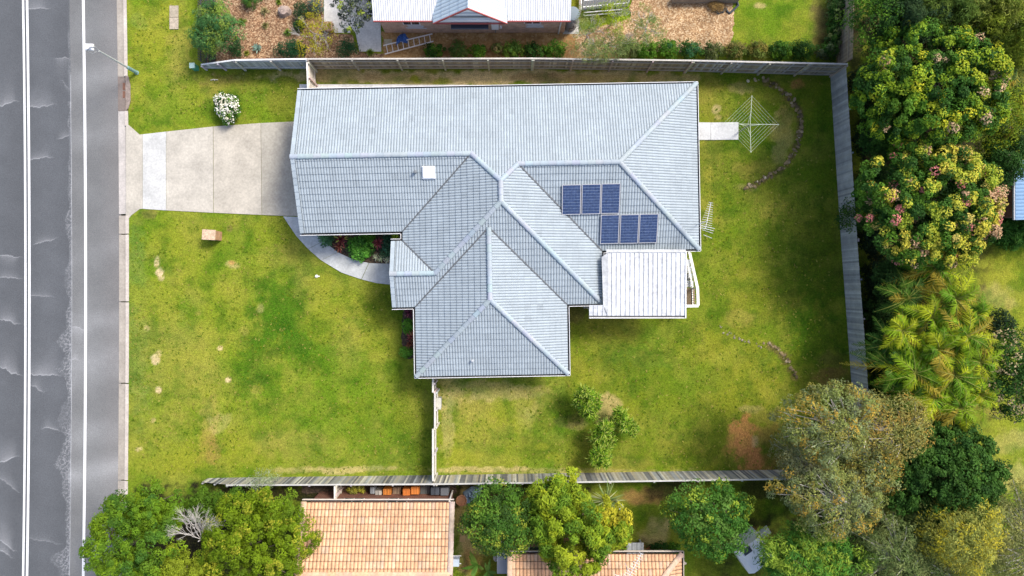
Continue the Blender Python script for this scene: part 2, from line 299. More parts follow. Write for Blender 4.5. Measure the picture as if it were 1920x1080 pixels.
def ground():
    xs = np.concatenate([[-1500, -600, -250, -120, -70, -45, -35], np.arange(-31.2, 31.3, .085), [35, 45, 70, 120, 250, 600, 1500]])
    ys = np.concatenate([[-1500, -600, -250, -120, -60, -30, -22], np.arange(-18.4, 18.5, .085), [22, 30, 60, 120, 250, 600, 1500]])
    X, Y = np.meshgrid(xs, ys); nx, ny = len(xs), len(ys)
    col = np.empty(X.shape + (3,)); g = np.array(GC['G']); y_ = np.array(GC['Y']); l_ = np.array(GC['L']); t_ = np.array(GC['T'])
    n1 = np.clip(fbm(X, Y, 2.6, 1)*2.6 - .8, 0, 1)[..., None]; n2 = np.clip(fbm(X, Y, 1.2, 5)*3 - 1.1, 0, 1)[..., None]
    col[:] = g; col = col*(1-n1*.6) + y_*n1*.6; col = col*(1-n2*.3) + t_*n2*.3
    n3 = np.clip(fbm(X, Y, .8, 61, 5)*4.5-2.2, 0, 1)[..., None]; n4 = np.clip(fbm(X, Y, 1.0, 73, 5)*4.5-2.3, 0, 1)[..., None]
    wx = (fbm(X, Y, .7, 8)-.5)*46 + (fbm(X, Y, 3, 31)-.5)*60; wy = (fbm(X, Y, .7, 12)-.5)*46 + (fbm(X, Y, 3, 35)-.5)*60
    px = X*32 + 960; py = 540 - Y*32; ed = fbm(X, Y, .35, 20)
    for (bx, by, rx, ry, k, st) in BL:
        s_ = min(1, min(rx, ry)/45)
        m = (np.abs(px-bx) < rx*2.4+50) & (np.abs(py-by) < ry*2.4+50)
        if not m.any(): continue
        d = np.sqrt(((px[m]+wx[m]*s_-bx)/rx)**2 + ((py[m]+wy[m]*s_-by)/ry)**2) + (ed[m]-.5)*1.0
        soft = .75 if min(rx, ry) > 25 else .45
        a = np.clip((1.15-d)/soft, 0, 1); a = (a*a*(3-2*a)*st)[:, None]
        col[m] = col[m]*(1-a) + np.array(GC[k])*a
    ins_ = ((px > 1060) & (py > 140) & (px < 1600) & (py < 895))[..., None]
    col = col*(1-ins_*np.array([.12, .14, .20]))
    col = col*(1-n3*.42*np.array([1., .62, 1.])) ; col = col*(1-n4*.22) + np.array([.36, .32, .05])*n4*.22*np.clip(col[..., 1:2]*6, 0, 1)
    # mower passes across the front lawn
    mow = ((px > 400) & (px < 800) & (py > 560) & (py < 890))
    col *= (1 + np.where(mow, .045*np.sin((px*.25+py+wy*.25)/7.5)*np.clip(n1[...,0]+.3,0,1), 0))[..., None]
    mow2 = ((px > 1080) & (px < 1600) & (py > 420) & (py < 720))
    col *= (1 + np.where(mow2, .05*np.sin((px*.6+py)/9), 0))[..., None]
    Z = (fbm(X, Y, .5, 40)-.5)*.03
    kx = -22.56 - .14*(Y/17)**2            # back of the kerb
    Z = np.where(X < kx, -.4, Z); Z = np.where(np.abs(X) > 33, 0 if False else Z, Z)
    Z = np.where(X < -33, -.4, Z)
    V = np.stack([X, Y, Z], -1).reshape(-1, 3)
    i = np.arange((ny-1)*nx).reshape(ny-1, nx)[:, :-1].ravel()
    F = np.stack([i, i+1, i+nx+1, i+nx], -1)
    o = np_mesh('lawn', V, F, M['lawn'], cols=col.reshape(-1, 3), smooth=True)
    tag(o, kind='structure')
ground()

# ------------------------------------------------------------------ road
def bow(py): return -4.5*((py-540)/540)**2           # the road curves very slightly
def road():
    step = .04
    xs = np.concatenate([[-300, -60, -40, -34], np.arange(-30.6, -22.95, step)]); ys = np.concatenate([[-600, -100, -40, -22], np.arange(-17.6, 17.61, step), [22, 40, 100, 600]])
    X, Y = np.meshgrid(xs, ys); nx, ny = len(xs), len(ys)
    K = 1280/40.1; py = 540 - Y*K; px = X*K + 960 - np.where(np.abs(Y) < 20, bow(py), -6)
    n = fbm(X, Y, 1.6, 2); nf = fbm(X, Y, .25, 7)
    dark = np.array([.092, .099, .108]); lite = np.array([.150, .154, .155])
    edge = 134 + (fbm(X, Y, .3, 9)-.5)*2
    a = np.clip((px-edge)/1.5, 0, 1)[..., None]
    col = dark*(1-a) + lite*a
    col = col*(.9+.2*n)[..., None]
    # wheel tracks polished paler / darker, brownish dust near the gutter
    col *= (1 + .07*np.cos((px-92)/107*2*np.pi) * (px < 134))[..., None]
    dust = np.clip((px-185)/40, 0, 1)*(.5+.5*fbm(X, Y, 2.2, 14)); col = col*(1-dust[..., None]*.45) + np.array([.20, .18, .17])*dust[..., None]*.45
    # broad pale bands of worn surfacing on the shoulder
    for by, hh, st in ((70, 40, .12), (150, 26, .22), (262, 22, .15), (480, 26, .2), (610, 22, .3), (690, 40, .35), (820, 30, .3), (890, 18, .45), (905, 40, .2), (1040, 26, .15)):
        yy = py + (px-134)*.18
        g = np.exp(-((yy-by)/hh)**2)*st*(px > 130)*(.6+.8*n); col += (np.array([.16, .165, .17])*g[..., None])
    wh = np.zeros_like(px)
    # crazing along the joint between the two surfacings
    for (y0, y1, wd) in ((60, 140, 2), (190, 250, 5), (250, 330, 7), (330, 480, 8), (480, 545, 14), (545, 620, 13), (620, 690, 16), (690, 740, 18), (740, 800, 18), (800, 880, 20), (880, 960, 20), (960, 1080, 22)):
        band = (py > y0) & (py < y1)
        u = (134-px)/(wd*(.25+1.3*vnoise(X*0, Y, .8, 77)))
        vx = px + (fbm(X, Y, .3, 50)-.5)*16; vy = py + (fbm(X, Y, .3, 55)-.5)*16
        cr = np.minimum(np.abs(((vx*.9+vy*.45)/7.5) % 1-.5), np.abs(((vy*.95-vx*.35)/6.5) % 1-.5))
        thin = np.clip(1-(cr/.13), 0, 1)
        wh = np.where(band & (u > -.02) & (u < .75+.6*nf), np.maximum(wh, thin*.5*np.clip(1.1-u*.6, 0, 1)*np.clip(vnoise(X, Y, .9, 61)*1.6, 0, 1)+.04), wh)
    wh = np.maximum(wh, np.clip(1-np.abs(px-134.5)/1.1, 0, 1)*.75*(py > 140)*(.4+nf))
    # transverse streaks: a sharp wavering edge with a pale fade on one side
    for (x0, x1, y0, bend, up, st) in ((52, 95, 18, -4, 26, .5), (108, 134, 107, 2, -30, .45), (0, 32, 198, -8, 22, .7), (52, 104, 200, -3, 22, .55), (112, 133, 262, -8, 18, .5), (55, 98, 298, -4, 12, .6),
            (66, 104, 460, -14, 12, .55), (0, 36, 478, 4, -22, .55), (0, 38, 520, 4, 16, .5), (0, 34, 598, 8, 22, .7), (58, 98, 552, 4, 10, .35), (0, 38, 690, 14, 34, .8), (56, 112, 702, 3, 34, .75), (60, 82, 720, 14, 20, .5),
            (82, 114, 804, 2, 14, .5), (0, 34, 868, -14, 26, .8), (0, 36, 895, 26, 22, .45), (0, 30, 1012, 20, 40, .8), (0, 24, 1030, 14, 30, .6), (52, 116, 1008, 12, 10, .3), (134, 160, 613, 5, -26, .6), (134, 150, 675, 2, 22, .5), (120, 134, 150, 20, -8, .3)):
        t = np.clip((px-x0)/(x1-x0), 0, 1); yc = y0 + bend*t + (fbm(X, X*0, .35, int(y0))-.5)*10
        inside = np.clip((px-x0+6)/8, 0, 1)*np.clip((x1+8-px)/14, 0, 1)
        d = (yc-py)*(1 if up > 0 else -1)
        fade = np.where(d > -.6, np.exp(-np.clip(d, 0, None)/(abs(up)*(.35+.5*n))), 0)*.38*np.sin(np.pi*np.clip(t*.8+.15, 0, 1))
        line = np.clip(1-np.abs(d)/1.1, 0, 1)*(.4+.8*nf)
        wh = np.maximum(wh, (fade+line*.75)*inside*st)
    wh = np.clip(wh*.78, 0, 1)[..., None]; col = col*(1-wh) + np.array([.60, .61, .63])*wh
    V = np.stack([X, Y, X*0-.10], -1).reshape(-1, 3)
    i = np.arange((ny-1)*nx).reshape(ny-1, nx)[:, :-1].ravel()
    tag(np_mesh('road', V, np.stack([i, i+1, i+nx+1, i+nx], -1), M['asphalt'], cols=col.reshape(-1, 3)), kind='structure')
road()
YS = list(range(-60, 1141, 20))
def strip(mb, x0, x1, z0, z1, ys=YS, col=None):      # long prism following the road's curve
    vs = []; fs = []
    for y in ys:
        b = bow(y)
        for x, z in ((x0, z0), (x0, z1), (x1, z1), (x1, z0)):
            p = P(x+b, y, 0); vs.append((p.x, p.y, z))
    for i in range(len(ys)-1):
        for k in range(4): fs.append((i*4+k, i*4+(k+1) % 4, i*4+4+(k+1) % 4, i*4+4+k))
    fs += [(0, 1, 2, 3), ((len(ys)-1)*4+3, (len(ys)-1)*4+2, (len(ys)-1)*4+1, (len(ys)-1)*4)]
    mb.add(vs, [f[::-1] for f in fs], col)
for x0, x1 in ((43.6, 47.6), (50.8, 55.2), (156.2, 161.2)):
    mb = MB()
    strip(mb, x0, x1, -.1, -.092); tag(mb.build('road_marking', M['paint']), kind='structure')
mb = MB()
cuts = [(-60, 143), (208, 401), (404, 438), (440, 565), (567, 718), (720, 900), (902, 1140)]
for a, b in cuts:
    ys = [a] + [y for y in YS if a < y < b] + [b]
    base = (.36, .325, .28) if a not in (208,) else (.46, .43, .40)
    strip(mb, 222, 235.4, -.13, -.07, ys, base)
    if a != 208: strip(mb, 235.9, 242, -.3, .03, ys, (.50, .45, .40))
strip(mb, 235.9, 242, -.3, .03, [208, 222, 236], (.50, .45, .40)); 
tag(mb.build('kerb', M['concrete']), kind='structure')
# storm water inlet
o = thing('storm_drain', P(233, 174), 'rusty grated storm drain with dark stained lintel set in the kerb', 'drain')
mb = MB((.20, .165, .145)); strip(mb, 222, 235.4, -.13, -.066, [143.5, 155, 165, 175, 185, 195, 207.5]); mb.build('gutter_apron', M['concrete'], o)
mb = MB((.26, .21, .18))
pl = [P(x, y) for x, y in ((236, 142), (241, 143), (245, 160), (245, 190), (241, 204), (236, 208))]
mb.prism([(p.x, p.y) for p in pl][::-1], -.3, .05); mb.build('lintel', M['rock'], o)
mb = MB((.05, .03, .025))
for y0, y1 in ((155, 168), (170.5, 183)):
    p, q = P(229, y1), P(236, y0)
    mb.hexa([(p.x, p.y, -.066), (q.x, p.y, -.066), (q.x, q.y, -.066), (p.x, q.y, -.066)], [(p.x, p.y, -.058), (q.x, p.y, -.058), (q.x, q.y, -.058), (p.x, q.y, -.058)])
    for k in range(5):
        x = p.x + (q.x-p.x)*(k+.5)/5
        mb.hexa([(x-.012, p.y, -.058), (x+.012, p.y, -.058), (x+.012, q.y, -.058), (x-.012, q.y, -.058)], [(x-.012, p.y, -.04), (x+.012, p.y, -.04), (x+.012, q.y, -.04), (x-.012, q.y, -.04)], (.25, .13, .09))
mb.build('grate', M['any'], o)

# ------------------------------------------------------------------ driveway, paths, slabs
def slab(name, pxs, z=.045, col=(.60, .58, .54), mat='concrete', kind='structure'):
    mb = MB(col); pl = [P(x, y) for x, y in pxs]
    A = sum(pl[i].x*pl[(i+1) % len(pl)].y - pl[(i+1) % len(pl)].x*pl[i].y for i in range(len(pl)))
    if A < 0: pl = pl[::-1]
    mb.prism([(p.x, p.y) for p in pl], -.1, z)
    return tag(mb.build(name, M[mat]), kind=kind)
slab('driveway', [(236.4, 234), (241, 234), (262, 252.5), (267.6, 252), (267.6, 391.5), (262, 392), (246, 404), (240, 412), (236.4, 412)], .02, (.44, .41, .35))
slab('driveway', [(268.2, 252), (311.6, 247), (311.6, 394.5), (268.2, 391.5)], .03, (.50, .505, .49))
slab('driveway', [(312.4, 247), (399.6, 237.5), (400.4, 399), (312.4, 394.5)], .036, (.46, .43, .37))
slab('driveway', [(400.6, 237.5), (489, 231), (491, 403), (401.4, 399)], .042, (.45, .415, .35))
slab('driveway', [(489.8, 231), (600, 226), (600, 406), (531, 404.5), (491.8, 403)], .046, (.38, .355, .30))
def arcpath():
    out = [(531, 405.5), (541, 421), (556, 443), (578, 467), (602, 488), (640, 511), (678, 524), (706, 531), (760, 537)]
    inn = [(575, 407), (584, 425), (595, 440), (607, 452), (634, 473), (664, 487), (692, 493), (715, 494), (760, 494)]
    cutsat = [(0, 3), (3, 4), (4, 5), (5, 6), (6, 8)]
    # split by joints seen in the photo: about (595,445)-(577,465), (634,473)-(622,498), (686,489)-(678,524)
    segs = [([0, 1, 2, 3], 'a'), ([3, 4], 'b'), ([4, 5, 6], 'c'), ([6, 7, 8], 'd')]
    for ids, _ in segs:
        poly = [out[i] for i in ids] + [inn[i] for i in ids][::-1]
        cx = sum(p[0] for p in poly)/len(poly); cy = sum(p[1] for p in poly)/len(poly)
        poly = [(x+(cx-x)*.014, y+(cy-y)*.014) for x, y in poly]
        slab('garden_path', poly, .05, (.47, .49, .49))
arcpath()
slab('service_path', [(1290, 229.5), (1332, 230), (1332, 262.5), (1290, 262.5)], .05, (.56, .575, .58))
slab('service_path', [(1332.6, 230), (1384, 229.5), (1384, 262), (1332.6, 262.5)], .05, (.56, .575, .58))
mb = MB((.70, .69, .68)); 
for x0, x1 in ((562, 760), (760.5, 880), (880.5, 1000), (1000.5, 1100)):
    a, b = P(x0, 158.5+(x0-560)*.004), P(x1, 176)
    mb.hexa([(a.x, b.y, -.1), (b.x, b.y, -.1), (b.x, a.y, -.1), (a.x, a.y, -.1)], [(a.x, b.y, .05), (b.x, b.y, .05), (b.x, a.y, .05), (a.x, a.y, .05)])
tag(mb.build('side_path', M['concrete']), kind='structure')
slab('neighbour_path', [(607, -40), (655, -40), (657, 62), (608, 61)], .04, (.60, .585, .56))
slab('neighbour_path', [(657.6, -40), (712, -40), (715, 97), (674, 97), (667, 62), (657.6, 50)], .04, (.60, .585, .55))
o = thing('pit_cover', P(326, 33), 'pair of weathered concrete pit covers flush in the grass verge beside the road', 'pit cover')
for y0, y1, c in ((11, 33, (.38, .33, .25)), (33.6, 55, (.42, .36, .28))):
    mb = MB(c); p, q = P(318.5, y1), P(335, y0); mb.prism([(p.x, p.y), (q.x, p.y), (q.x, q.y), (p.x, q.y)], -.05, .05); mb.build('lid', M['rock'], o)

# soft-edged beds
def bed(name, pxs, mat, z=.035, jit=.06, seed=1, hole=None):
    rng = random.Random(seed); pl = [P(x, y) for x, y in pxs]; out = []
    for i in range(len(pl)):
        a, b = pl[i], pl[(i+1) % len(pl)]; n = max(1, int((b-a).length/.16))
        for k in range(n):
            p = a.lerp(b, k/n); out.append((p.x+rng.uniform(-jit, jit), p.y+rng.uniform(-jit, jit)))
    A = sum(out[i][0]*out[(i+1) % len(out)][1] - out[(i+1) % len(out)][0]*out[i][1] for i in range(len(out)))
    if A < 0: out = out[::-1]
    mb = MB(); mb.add([(x, y, z) for x, y in out], [tuple(range(len(out)))])
    return tag(mb.build(name, M[mat]), kind='structure')
bed('mulch_bed', [(387, -40), (607, -40), (608, 62), (660, 64), (672, 99), (720, 100), (720, 124), (388, 124)], 'mulch', .03, .05, 2)
bed('mulch_bed', [(1187, -40), (1374, -40), (1375, 40), (1372, 84), (1330, 96), (1080, 100), (1080, 60), (1180, 36)], 'mulch_pale', .034, .08, 3)
bed('garden_bed', [(583, 425), (597, 443), (634, 474), (664, 488), (692, 494), (760, 494), (760, 425)], 'soil', .036, .03, 4)
bed('garden_bed', [(757, 570), (800, 570), (800, 672), (762, 672), (753, 640), (755, 600)], 'soil', .034, .05, 5)
bed('bare_earth', [(716, 60), (1180, 58), (1180, 124), (720, 124)], 'earth', .028, .08, 6)
bed('gravel_yard', [(566, 908), (855, 906), (855, 925), (566, 925)], 'soil', .028, .05, 7)

# ------------------------------------------------------------------ tiled roofs
def clip_poly(pts, cv):
    n = len(cv)
    for i in range(n):
        ax, ay = cv[i]; bx, by = cv[(i+1) % n]; out = []
        if not pts: return []
        for j in range(len(pts)):
            p, q = pts[j], pts[(j+1) % len(pts)]
            dp = (bx-ax)*(p[1]-ay)-(by-ay)*(p[0]-ax); dq = (bx-ax)*(q[1]-ay)-(by-ay)*(q[0]-ax)
            if dp >= 0: out.append(p)
            if (dp > 0 and dq < 0) or (dp < 0 and dq > 0):
                k = dp/(dp-dq); out.append(tuple(p[m]+(q[m]-p[m])*k for m in range(len(p))))
        pts = out
    return pts
def tiles(mb, cv, down, e0, z0, s, W, rib=.15, ns=6, L=.335, hr=.022, hc=.03, tint=None, rng=None, groove=.55, per=2, nose=.85, nw=.03):
    """cover one convex roof facet (2D polygon cv) with tiles; down = unit fall direction, e0 = point on the eave line, W = frame->world"""
    A = sum(cv[i][0]*cv[(i+1) % len(cv)][1]-cv[(i+1) % len(cv)][0]*cv[i][1] for i in range(len(cv)))
    if A < 0: cv = cv[::-1]
    dx, dy = down; px_, py_ = -dy, dx
    T = [-(x-e0[0])*dx-(y-e0[1])*dy for x, y in cv]; Aa = [x*px_+y*py_ for x, y in cv]
    tw = rib*per; k0 = math.floor(min(T)/L+1e-6); k1 = math.ceil(max(T)/L-1e-6); a0 = math.floor(min(Aa)/tw); a1 = math.ceil(max(Aa)/tw)
    e_a = e0[0]*px_+e0[1]*py_
    def xy(a, t): return (e0[0]-dx*t+px_*(a-e_a), e0[1]-dy*t+py_*(a-e_a))
    edges = [(cv[i], cv[(i+1) % len(cv)]) for i in range(len(cv))]
    def side(x, y):
        m = 9
        for (ax, ay), (bx, by) in edges:
            l = math.hypot(bx-ax, by-ay)
            if l < 1e-6: continue
            m = min(m, ((bx-ax)*(y-ay)-(by-ay)*(x-ax))/l)
        return m
    for k in range(k0, k1):
        for j in range(a0, a1):
            a, t = j*tw, k*L
            ms = [side(*xy(aa, tt)) for aa in (a, a+tw) for tt in (t, t+L)]
            if max(ms) < -max(tw, L): continue
            inside = min(ms) >= 0
            c = tint(rng) if tint else (1, 1, 1); jz = rng.uniform(-.003, .003) if rng else 0
            nn = ns*per
            rows = []
            for i in range(nn+1):
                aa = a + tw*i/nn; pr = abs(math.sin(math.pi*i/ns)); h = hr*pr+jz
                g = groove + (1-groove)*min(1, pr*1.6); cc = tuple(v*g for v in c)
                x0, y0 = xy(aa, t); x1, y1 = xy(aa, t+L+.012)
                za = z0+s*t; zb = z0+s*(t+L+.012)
                cr = tuple(v*.16 for v in cc); ce = tuple(v*nose for v in cc)  # riser and nose darkened: shade of the tile overlap painted in
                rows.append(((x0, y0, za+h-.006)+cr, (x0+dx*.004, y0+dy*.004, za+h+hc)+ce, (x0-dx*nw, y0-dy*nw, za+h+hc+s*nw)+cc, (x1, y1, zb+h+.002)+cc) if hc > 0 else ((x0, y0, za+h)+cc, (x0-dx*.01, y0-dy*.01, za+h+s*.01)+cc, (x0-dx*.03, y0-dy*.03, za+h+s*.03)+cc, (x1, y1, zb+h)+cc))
            for i in range(nn):
                A_, B_ = rows[i], rows[i+1]
                for q in ((A_[0], B_[0], B_[1], A_[1]), (A_[1], B_[1], B_[2], A_[2]), (A_[2], B_[2], B_[3], A_[3])):
                    q = list(q)
                    if not inside:
                        q = clip_poly(q, cv)
                        if len(q) < 3: continue
                    n = len(mb.v)
                    mb.v += [tuple(W(p[0], p[1], p[2])) for p in q]; mb.c += [p[3:6] for p in q]; mb.f.append(tuple(range(n, n+len(q))))
def ridge_cap(mb, p, q, r=.13, L=.42, col=(1, 1, 1), rng=random):
    p, q = Vector(p), Vector(q); d = q-p; n = max(1, round(d.length/L)); d.normalize()
    side = d.cross(Vector((0, 0, 1))).normalized(); up = side.cross(d).normalized()
    for i in range(n):
        a = p.lerp(q, i/n) - d*.03; b = p.lerp(q, (i+1)/n); c = tuple(v*rng.uniform(.93, 1.04) for v in col); vs = []
        for o_, rr in ((a, r*1.08), (b, r*.94)):
            for k in range(9):
                t = math.pi*k/8*1.0; vs.append(o_ + side*math.cos(t)*rr*1.15 + up*(math.sin(t)*rr*.75-.02))
        vs.append(a - up*.03); vs.append(b-up*.03)
        fs = [(k, k+1, 9+k+1, 9+k) for k in range(8)]
        fs += [tuple(range(9))[::-1] + (18,)]
        mb.add(vs, fs, c)
RT = math.radians(1.0)
def WH(u, v, z): return (u*math.cos(RT)-v*math.sin(RT), u*math.sin(RT)+v*math.cos(RT), z)
E, S = 2.5, .38
NB, SB, R2S, R3S, R4S = 11.05, 3.21, 1.96, -.95, -4.76
UW, UE, R3W, R3E, R4W, R4E, PW, PN = -11.5, 10.3, -5.95, 4.97, -5.33, 3.0, -6.52, 2.69
G1 = (UW, 7.13); P1 = (-2.03, 7.13); H2 = (5.755, 6.505); P2 = (.425, 6.505); T3 = (-.49, 5.59); A3 = (-.49, 4.51); Q = (-4.13, .87); PG = (PW, .87)
T4 = (-1.165, 3.215); A4 = (-1.165, -.595)
planes = {'N': ((0, 1), (0, NB)), 'S1': ((0, -1), (0, SB)), 'W3': ((-1, 0), (R3W, 0)), 'PN': ((0, 1), (0, PN)), 'S3': ((0, -1), (0, R3S)), 'E3': ((1, 0), (R3E, 0)),
          'S2': ((0, -1), (0, R2S)), 'E2': ((1, 0), (UE, 0)), 'W4': ((-1, 0), (R4W, 0)), 'E4': ((1, 0), (R4E, 0)), 'S4': ((0, -1), (0, R4S))}
def zpl(k, u, v):
    d, e0 = planes[k]; return E + S*(-(u-e0[0])*d[0]-(v-e0[1])*d[1])
facets = [('N', [(UW, NB), (P1[0], NB), P1, G1]), ('N', [(P1[0], NB), (T3[0], NB), T3, P1]), ('N', [(T3[0], NB), (P2[0], NB), P2, T3]), ('N', [(P2[0], NB), (H2[0], NB), H2, P2]), ('N', [(H2[0], NB), (UE, NB), H2]),
          ('S1', [(UW, SB), (R3W, SB), P1, G1]), ('W3', [(R3W, SB), (R3W, PN), Q, A3, T3, P1]) , ('PN', [(PW, PN), (R3W, PN), Q, PG]),
          ('S3', [(PW, R3S), (R4W, R3S), Q, PG]), ('S3', [(R4W, R3S), T4, A3, Q]), ('S3', [T4, (R4E, R3S), (R3E, R3S), A3]),
          ('E3', [(R3E, R3S), (R3E, R2S), P2, T3, A3]), ('S2', [(R3E, R2S), (UE, R2S), H2, P2]), ('E2', [(UE, R2S), (UE, NB), H2]),
          ('W4', [(R4W, R4S), A4, T4, (R4W, R3S)]), ('E4', [(R4E, R4S), (R4E, R3S), T4, A4]), ('S4', [(R4W, R4S), (R4E, R4S), A4])]
house = thing('house', (0, 0, 0), 'single storey brick house with large blue grey tiled hip and gable roof on the lawn', 'house')
ring = [(UW, NB), (UE, NB), (UE, R2S), (R3E, R2S), (R3E, R3S), (R4E, R3S), (R4E, R4S), (R4W, R4S), (R4W, R3S), (PW, R3S), (PW, PN), (R3W, PN), (R3W, SB), (UW, SB)]
# walls: outline pulled in under the eaves
def inset(poly, d):      # poly clockwise
    out = []; n = len(poly)
    for i in range(n):
        p0, p1, p2 = poly[i-1], poly[i], poly[(i+1) % n]
        a = (p1[0]-p0[0], p1[1]-p0[1]); b = (p2[0]-p1[0], p2[1]-p1[1])
        na = (a[1], -a[0]); nb_ = (b[1], -b[0]); la = math.hypot(*na); lb = math.hypot(*nb_)
        out.append((p1[0]+d*(na[0]/la+nb_[0]/lb), p1[1]+d*(na[1]/la+nb_[1]/lb)))
    return out
ins = inset([(UW+.35-.5, NB), (UE, NB), (UE, R2S), (R3E, R2S), (R3E, R3S), (R4E, R3S), (R4E, R4S), (R4W, R4S), (R4W, SB), (UW+.35-.5, SB)], .5)
mb = MB(); n = len(ins)
for i in range(n):
    a, b = ins[i], ins[(i+1) % n]; mb.add([WH(a[0], a[1], 0), WH(b[0], b[1], 0), WH(b[0], b[1], 2.44), WH(a[0], a[1], 2.44)], [(3, 2, 1, 0)])
gu = UW+.35
mb.add([WH(gu, SB+.1, 2.3), WH(gu, NB-.1, 2.3), WH(gu, NB-.1, 2.46), WH(gu, 7.13, 3.9), WH(gu, SB+.1, 2.46)], [(4, 3, 2, 1, 0)])
mb.add([WH(PW+.25, R3S+.1, 2.2), WH(PW+.25, PN-.1, 2.2), WH(PW+.25, PN-.1, 2.46), WH(PW+.25, .87, 3.1), WH(PW+.25, R3S+.1, 2.46)], [(4, 3, 2, 1, 0)])
walls = mb.build('wall', M['cream_brick'], house)
mb = MB((.30, .33, .36)); mb.hexa([WH(gu-.04, 4.2, 0), WH(gu, 4.2, 0), WH(gu, 9.6, 0), WH(gu-.04, 9.6, 0)], [WH(gu-.04, 4.2, 2.15), WH(gu, 4.2, 2.15), WH(gu, 9.6, 2.15), WH(gu-.04, 9.6, 2.15)])
for k in range(1, 5): mb.hexa([WH(gu-.05, 4.2, k*.43), WH(gu-.041, 4.2, k*.43), WH(gu-.041, 9.6, k*.43), WH(gu-.05, 9.6, k*.43)], [WH(gu-.05, 4.2, k*.43+.03), WH(gu-.041, 4.2, k*.43+.03), WH(gu-.041, 9.6, k*.43+.03), WH(gu-.05, 9.6, k*.43+.03)], (.2, .22, .24))
mb.build('garage_door', M['any'], house)
for (u, v, hor, w_) in ((-9, NB-.5, 1, 1.6), (-4, NB-.5, 1, 1.2), (1, NB-.5, 1, 1.8), (6, NB-.5, 1, 1.5), (UE-.5, 8.5, 0, 1.6), (UE-.5, 4, 0, 1.2), (-3.2, R4S+.5, 1, 1.8), (1.2, R4S+.5, 1, 1.8), (R4W+.5, -2.8, 0, 1.8)):
    mb = MB((.8, .8, .8)); mg = MB()
    for m_, e_x, th in ((mb, .05, .04), (mg, 0, .055)):
        hw = w_/2+e_x; z0, z1 = 1.0-e_x, 2.1+e_x
        if hor: m_.hexa([WH(u-hw, v-th, z0), WH(u+hw, v-th, z0), WH(u+hw, v+th, z0), WH(u-hw, v+th, z0)], [WH(u-hw, v-th, z1), WH(u+hw, v-th, z1), WH(u+hw, v+th, z1), WH(u-hw, v+th, z1)])
        else: m_.hexa([WH(u-th, v-hw, z0), WH(u+th, v-hw, z0), WH(u+th, v+hw, z0), WH(u-th, v+hw, z0)], [WH(u-th, v-hw, z1), WH(u+th, v-hw, z1), WH(u+th, v+hw, z1), WH(u-th, v+hw, z1)])
    w_o = mb.build('window', M['any'], house); mg.build('pane', M['glass'], w_o)
mb = MB((.7, .7, .7)); mb.add([WH(u, v, 2.36) for u, v in ring], [tuple(range(len(ring)))]); mb.build('soffit', M['any'], house)
rng = random.Random(11); mb = MB()
def grey_tint(r): k = r.uniform(.95, 1.04) if r.random() < .99 else r.uniform(.85, .92); return (k, k, k)
for k, cv in facets:
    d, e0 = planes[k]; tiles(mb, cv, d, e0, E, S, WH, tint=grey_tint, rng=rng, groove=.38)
roof = mb.build('roof', M['grey_tile'], house)
mb = MB((1, 1, 1))
def Z3(p, k): return WH(p[0], p[1], zpl(k, *p)+.045)
caps = [((UW-.05, 7.13), P1, 'N'), (P1, T3, 'N'), (P2, T3, 'N'), (P2, H2, 'N'), ((UE, NB), H2, 'E2'), ((UE, R2S), H2, 'E2'), (A3, T3, 'W3'), (Q, A3, 'S3'), ((R3E, R3S), A3, 'S3'),
        ((PW-.04, .87), Q, 'S3'), (A4, T4, 'W4'), ((R4W, R4S), A4, 'W4'), ((R4E, R4S), A4, 'S4')]
for a, b, k in caps: ridge_cap(mb, Z3(a, k), Z3(b, k), r=.115, col=(.98, .98, .98))
mb.build('ridge_capping', M['grey_tile'], roof)
mb = MB((.12, .13, .14))
for a, b, k in (((R3W, SB), P1, 'S1'), ((R3W, PN), Q, 'PN'), ((R4W, R3S), T4, 'S3'), ((R4E, R3S), T4, 'S3'), ((R3E, R2S), P2, 'S2')):
    a, b = Vector(WH(*a, zpl(k, *a)+.055)), Vector(WH(*b, zpl(k, *b)+.055)); mb.beam(a, b, .07, .02)
mb.build('valley_flashing', M['any'], roof)
for (u, v0, v1, k) in ((UW, NB, 7.13, 'N'), (UW, SB, 7.13, 'S1'), (PW, PN, .87, 'PN'), (PW, R3S, .87, 'S3')):   # barge tiles of the gable ends
    if v0 > v1: mb = MB()
    n = max(2, int(abs(v1-v0)/.335))
    for i in range(n):
        a, b = v0+(v1-v0)*i/n, v0+(v1-v0)*(i+1)/n
        za, zb = zpl(k, u, a)+.085, zpl(k, u, b)+.06
        lo = [(u-.07, a), (u+.15, a), (u+.15, b), (u-.07, b)]; zz = [za, za, zb, zb]
        if v1 < v0: pass
        else: lo = lo[::-1]; zz = zz[::-1]
        c = rng.uniform(.92, 1.05)
        mb.hexa([WH(x, y, z-.14) for (x, y), z in zip(lo, zz)][::-1] if False else [WH(x, y, z-.14) for (x, y), z in zip(lo, zz)], [WH(x, y, z) for (x, y), z in zip(lo, zz)], (c, c, c))
    mb.hexa([WH(u+.151, v0, zpl(k, u, v0)+.02), WH(u+.185, v0, zpl(k, u, v0)+.02), WH(u+.185, v1, zpl(k, u, v1)+.02), WH(u+.151, v1, zpl(k, u, v1)+.02)],
            [WH(u+.151, v0, zpl(k, u, v0)+.06), WH(u+.185, v0, zpl(k, u, v0)+.06), WH(u+.185, v1, zpl(k, u, v1)+.06), WH(u+.151, v1, zpl(k, u, v1)+.06)], (.35, .35, .35))
    if v0 < v1: mb.build('barge_tiles', M['grey_tile'], roof)
